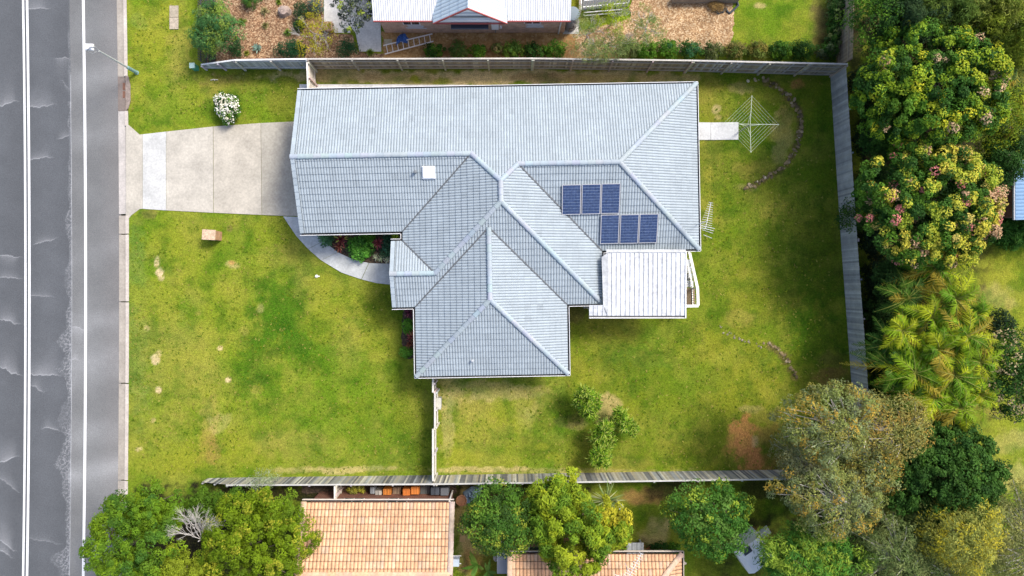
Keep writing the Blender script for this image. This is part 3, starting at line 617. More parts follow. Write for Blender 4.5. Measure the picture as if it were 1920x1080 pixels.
def gutter(mb, pts, W, z, closed=False, wd=.1, lip=(.75, .76, .77), floor=(.05, .05, .05), skip=()):
    """open channel outside a clockwise eave outline"""
    n = len(pts); outl = inset(pts, -wd)
    for i in range(n):
        if i in skip: continue
        a, b = pts[i], pts[(i+1) % n]; A_, B_ = outl[i], outl[(i+1) % n]
        mb.add([W(a[0], a[1], z-.1), W(b[0], b[1], z-.1), W(B_[0], B_[1], z-.1), W(A_[0], A_[1], z-.1)], [(0, 1, 2, 3)], floor)
        l = math.hypot(b[0]-a[0], b[1]-a[1]); ox, oy = -(b[1]-a[1])/l*.028, (b[0]-a[0])/l*.028
        mb.hexa([W(A_[0], A_[1], z-.13), W(B_[0], B_[1], z-.13), W(B_[0]+ox, B_[1]+oy, z-.13), W(A_[0]+ox, A_[1]+oy, z-.13)],
                [W(A_[0], A_[1], z+.01), W(B_[0], B_[1], z+.01), W(B_[0]+ox, B_[1]+oy, z+.01), W(A_[0]+ox, A_[1]+oy, z+.01)], lip)
mb = MB(); gutter(mb, ring, WH, 2.48, skip=(9, 13)); mb.build('gutter', M['any'], house)

def on_plane(px, py, k, off=0):
    z = 3.2
    for _ in range(8):
        p = P(px, py, z); u = p.x*math.cos(RT)+p.y*math.sin(RT); v = -p.x*math.sin(RT)+p.y*math.cos(RT); z = zpl(k, u, v)+off
    return u, v
# skylight
u, v = on_plane(803.5, 323.5, 'S1', .12)
o = thing('skylight', WH(u, v, zpl('S1', u, v)), 'square white skylight dome on the grey tiled roof slope', 'skylight')
def pad(mb, u, v, w_, l_, k, z0, z1, col=None, sh=0):
    q = [(u-w_/2, v-l_/2), (u+w_/2, v-l_/2), (u+w_/2, v+l_/2), (u-w_/2, v+l_/2)]
    qi = [(u-w_/2+sh, v-l_/2+sh), (u+w_/2-sh, v-l_/2+sh), (u+w_/2-sh, v+l_/2-sh), (u-w_/2+sh, v+l_/2-sh)]
    mb.hexa([WH(a, b, zpl(k, a, b)+z0) for a, b in q], [WH(a, b, zpl(k, a, b)+z1) for a, b in qi], col)
mb = MB((.9, .9, .9)); pad(mb, u, v, .70, .66, 'S1', .0, .13, sh=.01); mb.build('frame', M['white_metal'], o)
mb = MB((1.15, 1.15, 1.15)); pad(mb, u, v, .66, .62, 'S1', .131, .18, sh=.05); mb.build('dome', M['white_metal'], o)
u, v = on_plane(779, 323, 'S1', .1)
mb = MB((.16, .18, .2)); z = zpl('S1', u, v)
mb.lathe(WH(u, v, z-.02), [(.06, 0), (.06, .25), (.09, .26), (.09, .33), (.0, .36)], 10)
tag(mb.build('roof_vent', M['any'], None, WH(u, v, z)), 'small grey pipe vent poking through tiles left of the skylight', 'vent')
u, v = on_plane(886, 676, 'S4', .1); mb = MB((.42, .44, .46)); z = zpl('S4', u, v)
mb.lathe(WH(u, v, z-.02), [(.05, 0), (.05, .22), (.07, .23), (.07, .28), (.0, .3)], 10)
tag(mb.build('roof_vent', M['any'], None, WH(u, v, z)), 'small grey pipe vent on the southern hip above the front lawn corner', 'vent')
# solar panels
names = [(1071.5, 374.5, 'left panel of the upper row of three blue solar panels'), (1108.5, 373.5, 'middle panel of the upper row of three blue solar panels'), (1145, 372.5, 'right panel of the upper row of three blue solar panels'),
         (1143.5, 430, 'left panel of the lower row of three blue solar panels'), (1180, 429.5, 'middle panel of the lower row of three blue solar panels'), (1216, 428.5, 'right panel of the lower row of three blue solar panels')]
for px, py, lab in names:
    u, v = on_plane(px, py, 'S2', .18); o = thing('solar_panel', WH(u, v, zpl('S2', u, v)), lab, 'solar panel', 'solar panels on the grey roof')
    mb = MB((.48, .48, .5)); pad(mb, u, v, 1.0, 1.525, 'S2', .13, .17)
    for s_ in (-.35, .35):
        a = (u-.5, v+s_); 
        mb.hexa([WH(u-.53, v+s_-.02, zpl('S2', u, v+s_-.02)+.05), WH(u+.53, v+s_-.02, zpl('S2', u, v+s_-.02)+.05), WH(u+.53, v+s_+.02, zpl('S2', u, v+s_+.02)+.05), WH(u-.53, v+s_+.02, zpl('S2', u, v+s_+.02)+.05)],
                [WH(u-.53, v+s_-.02, zpl('S2', u, v+s_-.02)+.128), WH(u+.53, v+s_-.02, zpl('S2', u, v+s_-.02)+.128), WH(u+.53, v+s_+.02, zpl('S2', u, v+s_+.02)+.128), WH(u-.53, v+s_+.02, zpl('S2', u, v+s_+.02)+.128)])
    mb.build('frame', M['any'], o)
    q = [(u-.465, v-.73), (u+.465, v-.73), (u+.465, v+.73), (u-.465, v+.73)]
    mb = MB(); mb.add([WH(a, b, zpl('S2', a, b)+.174) for a, b in q], [(0, 1, 2, 3)]); g = mb.build('glass', M['solar'], o)
    uv = g.data.uv_layers.new(name='UVMap')
    for i, c in enumerate(((0, 0), (1, 0), (1, 1), (0, 1))): uv.data[i].uv = c

# ------------------------------------------------------------------ patio roof, deck, steps
pr = thing('patio_roof', P(1205, 530), 'white flat patio roof of long ribbed sheets attached behind the house', 'patio roof')
mb = MB(); z = 2.95
a, b = P(1139, 592, z), P(1285, 471, z)
mb.hexa([(a.x, a.y, z-.1), (b.x, a.y, z-.1), (b.x, b.y, z), (a.x, b.y, z)], [(a.x, a.y, z-.05), (b.x, a.y, z-.05), (b.x, b.y, z+.05), (a.x, b.y, z+.05)])
n = 17
for i in range(n+1):
    x = a.x + (b.x-a.x)*i/n
    mb.hexa([(x-.022, a.y+.01, z-.05), (x+.022, a.y+.01, z-.05), (x+.022, b.y-.02, z+.05), (x-.022, b.y-.02, z+.05)], [(x-.016, a.y+.01, z-.01), (x+.016, a.y+.01, z-.01), (x+.016, b.y-.02, z+.09), (x-.016, b.y-.02, z+.09)], (.86, .87, .89))
c_, d_ = P(1105, 592, z), P(1139, 572, z)
mb.hexa([(c_.x, c_.y, z-.1), (a.x-.005, c_.y, z-.1), (a.x-.005, d_.y, z-.08), (c_.x, d_.y, z-.08)], [(c_.x, c_.y, z-.06), (a.x-.005, c_.y, z-.06), (a.x-.005, d_.y, z-.04), (c_.x, d_.y, z-.04)], (.85, .86, .88))
for i in range(1, 4):
    x = c_.x+(a.x-c_.x)*i/4; mb.box((x, (c_.y+d_.y)/2, z-.055), .03, abs(d_.y-c_.y)-.04, .04, 0, (.9, .9, .9))
mb.build('roof_sheet', M['dirty_white'], pr)
mb = MB((.88, .88, .86)); p0 = P(1128, 482, z); p1 = P(1140, 473, z); p2 = P(1140, 592, z); p3 = P(1131, 572, z)
mb.add([(p0.x, p0.y, z+.02), (p1.x, p1.y, z+.1), (p2.x, p2.y, z), (p3.x, p3.y, z-.02)], [(0, 3, 2, 1)])
mb.beam((p1.x-.1, b.y+.01, z+.09), (b.x, b.y+.01, z+.09), .16, .03)
mb.build('flashing', M['dirty_white'], pr)
mb = MB((.88, .88, .86)); mb.beam((c_.x, a.y-.12, z-.09), (b.x, a.y-.12, z-.09), .04, .12); mb.beam((c_.x, a.y-.03, z-.14), (b.x, a.y-.03, z-.14), .16, .02, (.12, .12, .12)); mb.build('gutter', M['any'], pr)
mb = MB((.9, .9, .88)); mb.beam((b.x+.02, a.y-.13, z-.06), (b.x+.02, b.y, z+.02), .05, .16); mb.build('fascia', M['any'], pr)
for x, y in ((a.x+.1, a.y+.15), ((a.x+b.x)/2, a.y+.15), (b.x-.1, a.y+.15), (b.x-.1, b.y-.6)):
    mb = MB((.85, .85, .83)); mb.box((x, y, 0), .09, .09, z-.11); mb.build('post', M['any'], pr)
dk = thing('deck', P(1200, 520), 'low timber deck under the patio roof with steps at its right end', 'deck')
mb = MB(); DZ = .75; q0, q1 = P(1134, 572, DZ), P(1303, 474, DZ); nb = 32
for i in range(nb):
    x0 = q0.x+(q1.x-q0.x)*i/nb; 
    ytop = q1.y if x0 < P(1284, 0, DZ).x else P(0, 540, DZ).y
    k = random.uniform(.8, 1.15); c = (.27*k, .20*k, .12*k); wd = (q1.x-q0.x)/nb-.008
    mb.hexa([(x0, q0.y, DZ-.03), (x0+wd, q0.y, DZ-.03), (x0+wd, ytop, DZ-.03), (x0, ytop, DZ-.03)], [(x0, q0.y, DZ), (x0+wd, q0.y, DZ), (x0+wd, ytop, DZ), (x0, ytop, DZ)], c)
mb.build('boards', M['wood'], dk)
mb = MB((.25, .2, .15))
for x in np.linspace(q0.x+.2, q1.x-.2, 5):
    for y in (q0.y+.1, (q0.y+q1.y)/2): mb = MB((.25, .2, .15)); mb.box((x, y, 0), .1, .1, DZ-.031); mb.build('stump', M['wood'], dk)
s0 = P(1283, 540, DZ); s1 = P(1300, 540, DZ)
for i in range(4):
    mb = MB((.40, .44, .48)); zz = DZ-.16*(i+1); y = s0.y+.02+.42*(i+.5); mb.box(((s0.x+s1.x)/2-.02*i, y, zz-.04), .62, .38, .04); mb.build('step', M['any'], dk)
rl = thing('balustrade', P(1300, 560), 'white balustrade around deck and steps at the right end of the patio', 'balustrade')
def rail(pts, wd=.15):
    mb = MB((.84, .84, .80))
    for p, q in zip(pts[:-1], pts[1:]): mb.beam(p, q, wd, .05)
    mb.build('handrail', M['any'], rl)
    mb = MB((.8, .8, .76))
    for p, q in zip(pts[:-1], pts[1:]):
        p, q = Vector(p), Vector(q); n = int((q-p).length/.13)
        for i in range(n+1):
            r = p.lerp(q, i/max(n, 1)); mb.box((r.x-.05, r.y, max(.1, r.z-1.0)), .03, .03, min(.93, r.z-.1)-.03)
        mb.beam((p.x-.05, p.y, max(.12, p.z-.95)), (q.x-.05, q.y, max(.12, q.z-.95)), .05, .05)
    mb.build('balusters', M['any'], rl)
rail([P(1293, 474, 1.05), P(1308, 541, 1.75), P(1309, 573, 1.75)])
rail([P(1309.5, 573.5, 1.75), P(1284, 574, 1.75)])
rail([P(1286, 480, 1.05), P(1299, 538, 1.7)], .06)
for p in (P(1293, 474, 1.05), P(1308, 541, 1.75), P(1309, 573, 1.75)):
    mb = MB((.84, .84, .8)); mb.box((p.x-.04, p.y, 0), .09, .09, p.z+.04); mb.build('post', M['any'], rl)
mb = MB((.75, .74, .70))
q = P(1100, 577, 1.3); mb.tube([(q.x, q.y, 0), (q.x, q.y, 1.9)], .03, 8); mb.tube([(q.x-.15, q.y+.05, .6), (q.x+.1, q.y, 1.1), (q.x+.2, q.y-.25, 1.8)], .04, 8); mb.box((q.x-.05, q.y+.1, .9), .3, .2, .45, .4, (.3, .3, .3))
tag(mb.build('gas_meter', M['any'], None, (q.x, q.y, 0)), 'small pipework and grey meter box at the left corner of the patio roof', 'meter box')

# ------------------------------------------------------------------ TV aerials
def aerial(base, h, az, n, L, lab, col=(.7, .7, .7), tilt=0):
    o = thing('tv_aerial', base, lab, 'aerial'); b = Vector(base)
    mb = MB(col); mb.tube([b, b+Vector((0, 0, h))], .02, 6); mb.build('mast', M['any'], o)
    t = b+Vector((0, 0, h-.08)); d = Vector((math.cos(az), math.sin(az), tilt)); s_ = Vector((-math.sin(az), math.cos(az), 0))
    mb = MB(col); mb.tube([t-d*L*.3, t+d*L*.7], .014, 5)
    for i in range(n):
        p = t+d*L*(-.3+i/(n-1)); w_ = .34-.22*i/(n-1); mb.tube([p-s_*w_, p+s_*w_], .009, 4)
    mb.build('yagi', M['any'], o); return o, t
o, t = aerial(P(1307, 421, 2.5), 2.0, math.radians(78), 13, 1.4, 'grey television aerial standing past the eave right of the solar panels')
mb = MB((.7, .7, .7))
for k, (dx, dy) in enumerate(((.0, -.2), (.05, -.32), (.1, -.44), (.15, -.7))):
    p = t+Vector((-.3+dx, dy, -.15)); mb.tube([p, p+Vector((.75-.1*k, -.18, 0))], .012, 4)
mb.build('dipole', M['any'], o)

# ------------------------------------------------------------------ rotary clothes line
cl = thing('rotary_clothes_line', P(1406, 233), 'square rotary clothes line of thin wires standing behind the house', 'clothes line')
ctr = P(1406.5, 233, 1.9); ctr.z = 0; mb = MB((.30, .36, .25)); mb.tube([ctr, ctr+Vector((0, 0, 1.95))], .035, 8); mb.build('pole', M['any'], cl)
tips = [P(1410, 179, 1.95), P(1461, 233.5, 1.95), P(1408, 286, 1.95), P(1356, 231.5, 1.95)]; hub = Vector((ctr.x, ctr.y, 1.45)); hb2 = Vector((ctr.x, ctr.y, 1.9))
for t in tips:
    mb = MB((.62, .68, .55)); mb.tube([hb2, t], .013, 5); m_ = hb2.lerp(t, .42); mb.tube([hub, m_], .012, 5); mb.build('arm', M['any'], cl)
mb = MB((.62, .66, .56))
for f in (.33, .47, .6, .73, .86, .985):
    for i in range(4):
        if f < .4 and i == 3: pass
        a, b = hb2.lerp(tips[i], f), hb2.lerp(tips[(i+1) % 4], f); m_ = (a+b)/2 - Vector((0, 0, .03))
        mb.tube([a, m_, b], .0042, 4)
mb.build('line', M['any'], cl)

# ------------------------------------------------------------------ fences
def fence(name, A, B, hA, hB, lab, cols, cat='fence', post_every=2.4, side=1, post_col=(.40, .34, .28), cap=None, rails=(.35, 1.45), pw=.1, gap=.004, seed=0, tilt=0.0, palside=None):
    """side = +1: posts and rails on the left of A->B"""
    rg = random.Random(seed); A, B = Vector(A), Vector(B); A.z = B.z = 0; d = (B-A); L = d.length; d.normalize(); s_ = Vector((-d.y, d.x, 0))*side
    o = thing(name, A, lab, cat); az = math.atan2(d.y, d.x); mb = MB(); n = int(L/(pw+gap))
    for i in range(n):
        f = (i+.5)/n; p = A.lerp(B, f); h = hA+(hB-hA)*f + rg.uniform(-.02, .02); c = rg.choice(cols); k = rg.uniform(.8, 1.15); c = tuple(x*k for x in c)
        off = rg.uniform(0, .006); mb.box((p.x+s_.x*off, p.y+s_.y*off, .0), pw, .018, h, az+rg.uniform(-.015, .015), c)
    mb.build('palings', M['wood'], o)
    for r in rails:
        ra, rb = A+s_*.045, B+s_*.045; ra.z = min(r, hA-.12) if r > .5 else r; rb.z = r if r < .5 else min(r, hB-.12)
        mb = MB(post_col); mb.beam(ra, rb, .045, .08); mb.build('rail', M['wood'], o)
    m_ = max(2, round(L/post_every))
    for i in range(m_+1):
        p = A.lerp(B, min(max(i/m_, .004), .996))+s_*.10; h = hA+(hB-hA)*i/m_; mb = MB(tuple(x*rg.uniform(.85, 1.1) for x in post_col)); mb.box((p.x, p.y, 0), .09, .07, h-.02, az); mb.build('post', M['wood'], o)
    if cap:
        a, b = A+s_*.02, B+s_*.02; a.z = hA+.01; b.z = hB+.01; mb = MB(cap); mb.beam(a, b, .085, .03); mb.build('capping', M['wood'], o)
    return o
TB = [(.30, .26, .20), (.36, .31, .24), (.24, .20, .15), (.42, .38, .30), (.28, .25, .21), (.33, .28, .2)]
GB = [(.50, .52, .54), (.44, .45, .47), (.56, .56, .56), (.36, .38, .40), (.48, .46, .42), (.40, .42, .45)]
SBc = [(.46, .43, .36), (.36, .37, .37), (.25, .25, .24), (.56, .53, .44), (.20, .20, .20), (.40, .36, .27), (.32, .31, .27), (.14, .14, .14)]
RB = [(.40, .41, .42), (.35, .36, .37), (.45, .46, .46), (.32, .33, .34), (.42, .42, .41)]
pt = lambda x, y, z: Vector((P(x, y, z).x, P(x, y, z).y, 0))
fa = pt(375, 119, .9); fb = pt(440, 112, 1.6); fc = pt(575, 110, 1.75); fd = pt(1000, 109, 1.8); fe = pt(1300, 113, 1.9); ff = pt(1590, 119, 2.1)
fence('paling_fence', fa, fb, .75, 1.6, 'short pale grey fence end dropping towards the street by the green pillar', GB, side=-1, post_col=(.6, .6, .6), cap=(.75, .75, .75), seed=1, rails=(.3,))
fence('paling_fence', fb, fc, 1.6, 1.75, 'pale grey painted fence between front lawn and the mulched garden', GB, side=-1, post_col=(.6, .6, .6), cap=(.78, .78, .78), seed=2)
fence('paling_fence', fc, fd, 1.75, 1.8, 'brown timber fence with rails facing the narrow strip beside the house', TB, side=-1, post_col=(.45, .41, .36), cap=(.52, .49, .44), seed=3, rails=(.2, .75, 1.4))
fence('paling_fence', fd, fe, 1.8, 1.9, 'brown timber fence between the hedge and the strip behind the grey roof', TB, side=-1, post_col=(.42, .38, .33), cap=(.50, .47, .42), seed=4, rails=(.2, .75, 1.45))
fence('paling_fence', fe, ff, 1.9, 2.05, 'weathered timber fence behind the clothes line running to the back corner', TB+GB[:2], side=-1, post_col=(.40, .37, .33), cap=(.5, .48, .45), seed=5, rails=(.2, .8, 1.55))
fg = pt(1607, 450, 1.85); fh = pt(1640, 895, 1.85)
fence('paling_fence', ff, fg, 1.85, 1.85, 'blue grey paling fence beside the two big flowering trees', RB, side=1, seed=6, cap=None, post_col=(.3, .3, .3))
fence('paling_fence', fg, fh, 1.85, 1.85, 'blue grey paling fence beside the palms ending under the olive tree', RB, side=1, seed=7, post_col=(.3, .3, .3))
fi = pt(378, 904, .8); fj = pt(425, 908, 1.35); fk = pt(815, 907.5, 1.8)
fence('paling_fence', fi, fj, .75, 1.35, 'sloping grey end of the paling fence by the street trees', SBc, side=-1, seed=8, post_col=(.4, .4, .4), rails=(.3,))
fence('paling_fence', fj, fk, 1.45, 1.75, 'grey striped paling fence along the bottom of the front lawn', SBc, side=-1, seed=9, post_col=(.4, .4, .4), cap=(.50, .50, .48))
fence('paling_fence', fk, fh, 1.75, 1.85, 'grey striped paling fence along the bottom of the back lawn', SBc, side=-1, seed=10, post_col=(.4, .4, .4), cap=(.50, .50, .47))
WC = [(.46, .43, .38), (.40, .38, .34)]
fence('paling_fence', pt(811, 704, 1.6), pt(811, 736, 1.6), 1.6, 1.6, 'short white capped fence stub between the house corner and the side gate', WC, side=1, seed=11, post_col=(.62, .6, .56), cap=(.62, .60, .55))
fence('gate', pt(814.5, 737, 1.6), pt(814.5, 803, 1.6), 1.55, 1.55, 'pale timber double gate between front lawn and back lawn', WC, cat='gate', side=1, seed=15, post_col=(.62, .6, .56), cap=(.58, .56, .52), post_every=1.1)
fence('paling_fence', pt(811, 804, 1.6), pt(811, 902, 1.6), 1.6, 1.6, 'white capped fence dividing front lawn from back lawn below the gate', WC, side=1, seed=16, post_col=(.62, .6, .56), cap=(.62, .60, .55))
q = P(822, 757, .7); mb = MB((.42, .42, .38)); mb.box((q.x, q.y, 0), .26, .62, .66); mb.box((q.x, q.y, .661), .3, .66, .04, 0, (.5, .5, .45)); tag(mb.build('meter_cabinet', M['any'], None, (q.x, q.y, 0)), 'small grey cabinet behind the gate on the back lawn side', 'cabinet')
fence('paling_fence', pt(575, 117, 1.7), pt(577, 172, 1.7), 1.7, 1.7, 'short pale timber side fence joining boundary fence and house', [(.60, .54, .46), (.52, .47, .40), (.66, .60, .52)], side=1, seed=12, post_col=(.62, .56, .5), cap=(.72, .68, .62))
fence('paling_fence', pt(1606, -60, 2.1), pt(1602, 108, 2.1), 1.9, 1.9, 'brown paling fence at the end of the top neighbour lawn', [(.34, .27, .19), (.40, .32, .23), (.28, .22, .16)], side=-1, seed=13, post_col=(.33, .27, .2))
fence('paling_fence', pt(627, 912, 1.7), pt(627, 946, 1.7), 1.7, 1.7, 'short cream fence panel joining terracotta roofed house to boundary fence', [(.62, .58, .48), (.55, .52, .44)], side=1, seed=14, post_col=(.6, .56, .48), cap=(.78, .76, .7))
# black slat fence of the garden at the top left
A = pt(371, -60, 1.25); B = pt(371, 112, 1.25); o = thing('slat_fence', A, 'low black picket fence beside the green shrub at top left', 'fence')
mb = MB((.075, .078, .085)); L = (B-A).length; n = int(L/.14)
for i in range(n):
    p = A.lerp(B, (i+.5)/n); mb.box((p.x, p.y, .05), .03, .06, 1.2)
mb.build('pickets', M['any'], o)
for z in (.3, 1.0):
    mb = MB((.05, .05, .06)); mb.beam((A.x+.05, A.y, z), (B.x+.05, B.y, z), .04, .06); mb.build('rail', M['any'], o)
mb = MB((.04, .035, .03)); mb.box(((A.x+B.x)/2+.28, (A.y+B.y)/2, .0), .42, L, .05); mb.build('edging', M['any'], o)

# ------------------------------------------------------------------ street furniture and front yard things
b0 = P(257, 136.5, 0); o = thing('street_lamp', b0, 'street lamp with white head reaching over the road from the grass verge', 'street lamp')
mb = MB((.22, .36, .36)); mb.lathe(b0, [(.12, 0), (.12, .05), (.10, .06), (.095, 1.0), (.065, 1.05)], 12); mb.build('pole_base', M['any'], o)
mb = MB((.45, .47, .47)); top = Vector((b0.x, b0.y, 3.7)); mb.tube([b0+Vector((0, 0, .9)), top], [.06, .042], 8); mb.build('pole', M['any'], o)
hd = P(167, 88, 4.0); mb = MB((.28, .29, .30)); mid = top.lerp(hd, .45)+Vector((0, 0, .35))
mb.tube([top-Vector((0, 0, .1)), top+Vector((-.05, .12, .25)), mid, hd+Vector((.15, 0, .02))], .026, 6)
mb.tube([top+Vector((-.1, .0, -.05)), top+Vector((-.28, -.18, .1)), top+Vector((-.45, -.1, .3)), mid], .02, 6); mb.build('arm', M['any'], o)
mb = MB((.9, .91, .93)); mb.box((hd.x, hd.y, 3.92), .44, .32, .1, -.02); mb.box((hd.x, hd.y, 4.02), .36, .24, .05, -.02); mb.build('lamp_head', M['glossy'], o)

lb = P(405, 442.5, 0); o = thing('letterbox', lb, 'brick letterbox pillar standing alone on the front lawn', 'letterbox')
mb = MB(); mb.box(lb, .70, .52, .92, math.radians(-3)); mb.build('pillar', mat_brick('orange_brick', (.48, .25, .13), (.40, .19, .09), (.45, .36, .27)), o)
mb = MB((.58, .42, .29)); mb.box(lb+Vector((0, 0, .921)), .76, .58, .05, math.radians(-3))
mb.build('cap', M['rock'], o)
mb = MB((.06, .06, .06)); mb.box(lb+Vector((-.352, .02, .6)), .02, .32, .12, math.radians(-3)); mb.build('slot', M['any'], o)
gp = P(369, 129, 0); o = thing('cable_pillar', gp, 'green electricity pillar at the street end of the top fence', 'pillar')
mb = MB((.06, .32, .22)); mb.box(gp, .26, .26, .55, .05); mb.build('body', M['glossy'], o)
mb = MB((.50, .68, .58)); mb.box(gp+Vector((-.0, 0, .551)), .30, .30, .07, .05); mb.build('cap', M['glossy'], o)
q = P(594, 518); mb = MB((.85, .84, .78)); mb.lathe(q, [(.09, 0), (.10, .05), (.07, .12), (.02, .14)], 10); mb.box(q+Vector((.12, 0, 0)), .1, .06, .04)
tag(mb.build('tap_cover', M['any'], None, q), 'small white round cap in the grass outside the curved path', 'pipe cap')
q = P(402.5, 150); mb = MB((.62, .58, .52)); mb.tube([q+Vector((-.22, -.02, .04)), q+Vector((0, .02, .06)), q+Vector((.22, 0, .04))], .022, 5); mb.tube([q+Vector((0, .02, .05)), q+Vector((.03, -.06, .04))], .02, 5)
tag(mb.build('stick', M['wood'], None, q), 'pale fallen stick on the grass near the street end of the top fence', 'stick')

def rock(name, c, sx, sy, sz, rz, seed, mat='rock', col=(.3, .28, .25)):
    rg = np.random.default_rng(seed); vs = []; nl, ns_ = 4, 8; ca, sa = math.cos(rz), math.sin(rz)
    for i in range(nl+1):
        t = i/nl; r = math.cos(t*math.pi/2*.93)**.6; 
        for k in range(ns_):
            a = 2*math.pi*k/ns_; j = rg.uniform(.8, 1.15); x = math.cos(a)*sx*r*j; y = math.sin(a)*sy*r*j
            vs.append((c[0]+x*ca-y*sa, c[1]+x*sa+y*ca, c[2]-.03+sz*(math.sin(t*math.pi/2))*rg.uniform(.9, 1.08)))
    fs = [(i*ns_+k, i*ns_+(k+1) % ns_, (i+1)*ns_+(k+1) % ns_, (i+1)*ns_+k) for i in range(nl) for k in range(ns_)] + [tuple(range(nl*ns_, (nl+1)*ns_))]
    mb = MB(col); mb.add(vs, fs); return mb.build(name, M[mat], None, c)
def along(pts, n):
    pts = [Vector((x, y, 0)) for x, y in pts]; ls = [(b-a).length for a, b in zip(pts[:-1], pts[1:])]; tot = sum(ls)
    for i in range(n):
        t = tot*(i+.5)/n
        for (a, b, l) in zip(pts[:-1], pts[1:], ls):
            if t <= l: yield a.lerp(b, t/l); break
            t -= l
def stones(pts, n, lab, grp, wid, size, seed, palette):
    rg = random.Random(seed)
    for i, p in enumerate(along(pts, n)):
        c = P(p.x+rg.uniform(-wid, wid), p.y+rg.uniform(-wid, wid)); s_ = size*.78*rg.uniform(.45, 1.5)
        k = rg.choice(palette); o = rock('edging_stone', c, s_, s_*rg.uniform(.6, 1), s_*rg.uniform(.6, 1), rg.uniform(0, 3), seed*100+i, col=k); tag(o, lab, 'stone', grp)
RKC = [(.22, .17, .09), (.15, .115, .06), (.32, .26, .16), (.11, .085, .045), (.27, .20, .10), (.55, .50, .38)]
SG = 'stones edging the clothes line garden'
stones([(1400, 150), (1430, 150), (1448, 158), (1462, 165)], 22, 'brown stone at the fence end of the curved edging around the clothes line', SG, 4.2, .12, 5, RKC)
stones([(1462, 165), (1478, 178), (1490, 196), (1498, 212), (1503, 230), (1499, 258)], 50, 'dark stone on the outer bulge of the curved edging right of the clothes line', SG, 4.2, .125, 8, RKC[:5]+RKC[:4])
stones([(1499, 258), (1490, 285), (1473, 309), (1452, 324), (1430, 337), (1410, 347), (1393, 353)], 62, 'dark stone in the lower tapering end of the curved edging by the clothes line', SG, 4.0, .12, 9, RKC[:5]+RKC[:5]+RKC[5:])
stones([(1346, 606), (1356, 618), (1374, 630), (1392, 638), (1412, 643), (1432, 648)], 26, 'pale stone in the broken row left of the stone edging near the olive tree', 'loose pale stones on the back lawn', 4.5, .075, 6, [(.24, .21, .14), (.30, .26, .18), (.18, .16, .11)])
stones([(1432, 646), (1450, 648), (1464, 658), (1475, 674), (1484, 690), (1495, 708)], 46, 'dark stone in the short edging running up to the olive brown tree', 'stones edging the bed by the olive tree', 3.6, .11, 7, RKC[:5])

# ------------------------------------------------------------------ foliage
def tufts():
    r = np.random.default_rng(99); n = 21000; px = r.uniform(244, 1590, n); py = r.uniform(0, 890, n)
    ok = ((px < 360) | ((px < 555) & (py > 132))) & ((py < 225) | (py > 412)) | ((px < 735) & (py > 545)) | ((px < 800) & (py > 715)) | ((px < 560) & (py > 430)) | ((px > 825) & (px < 1440) & (py > 715)) | ((px > 1075) & (py > 600) & (px < 1560)) | ((px > 1320) & (px < 1560) & (py > 290)) | ((px > 1315) & (px < 1560) & (py > 150) & (py < 225))
    den = vnoise(px/32, py/32, 1.1, 5)*.6+vnoise(px/32, py/32, .4, 9)*.4; ok &= den > r.uniform(.25, .75, n)
    px, py = px[ok], py[ok]; m = len(px); kk = 9; X = (px-960)/32; Y = (540-py)/32; sz = r.uniform(.035, .085, m)
    az = r.uniform(0, 6.28, (m, kk)); el = r.uniform(.1, .6, (m, kk)); L = sz[:, None]*r.uniform(.7, 1.3, (m, kk))
    d = np.stack([np.cos(az)*np.cos(el), np.sin(az)*np.cos(el), np.sin(el)], -1)*L[..., None]; s_ = np.stack([-np.sin(az), np.cos(az), az*0], -1)*.009
    b = np.stack([X, Y, X*0+.012], -1)[:, None, :]+r.normal(size=(m, kk, 3))*np.array([.02, .02, 0]); V = np.stack([b-s_, b+s_, b+d+s_*.3, b+d-s_*.3], 2).reshape(-1, 3)
    pal = np.array([(.09, .18, .008), (.15, .24, .01), (.24, .29, .015), (.40, .36, .08), (.13, .21, .01)]); c = pal[r.integers(0, 5, m)]*r.uniform(.7, 1.2, (m, 1)); c = np.repeat(c, kk*4, 0)
    tag(np_mesh('grass', V, np.arange(len(V)).reshape(-1, 4), M['leaf'], cols=c), 'rough tufts of grass and weeds scattered through the mown lawn', 'grass', kind='stuff')
tufts()
def leaf_quads(pos, nrm, tan, ll, lw, fold=0.0):
    n = len(pos); nrm = nrm/np.linalg.norm(nrm, axis=1, keepdims=True)
    tan = tan-nrm*(tan*nrm).sum(1, keepdims=True); tan /= np.linalg.norm(tan, axis=1, keepdims=True)+1e-9
    bi = np.cross(nrm, tan); ll = ll[:, None]; lw = lw[:, None]
    V = np.stack([pos-tan*ll*.5, pos+bi*lw*.5+tan*ll*.06, pos+tan*ll*.5-nrm*ll*.12, pos-bi*lw*.5+tan*ll*.06], 1)
    return V.reshape(-1, 3), np.arange(n*4).reshape(n, 4)
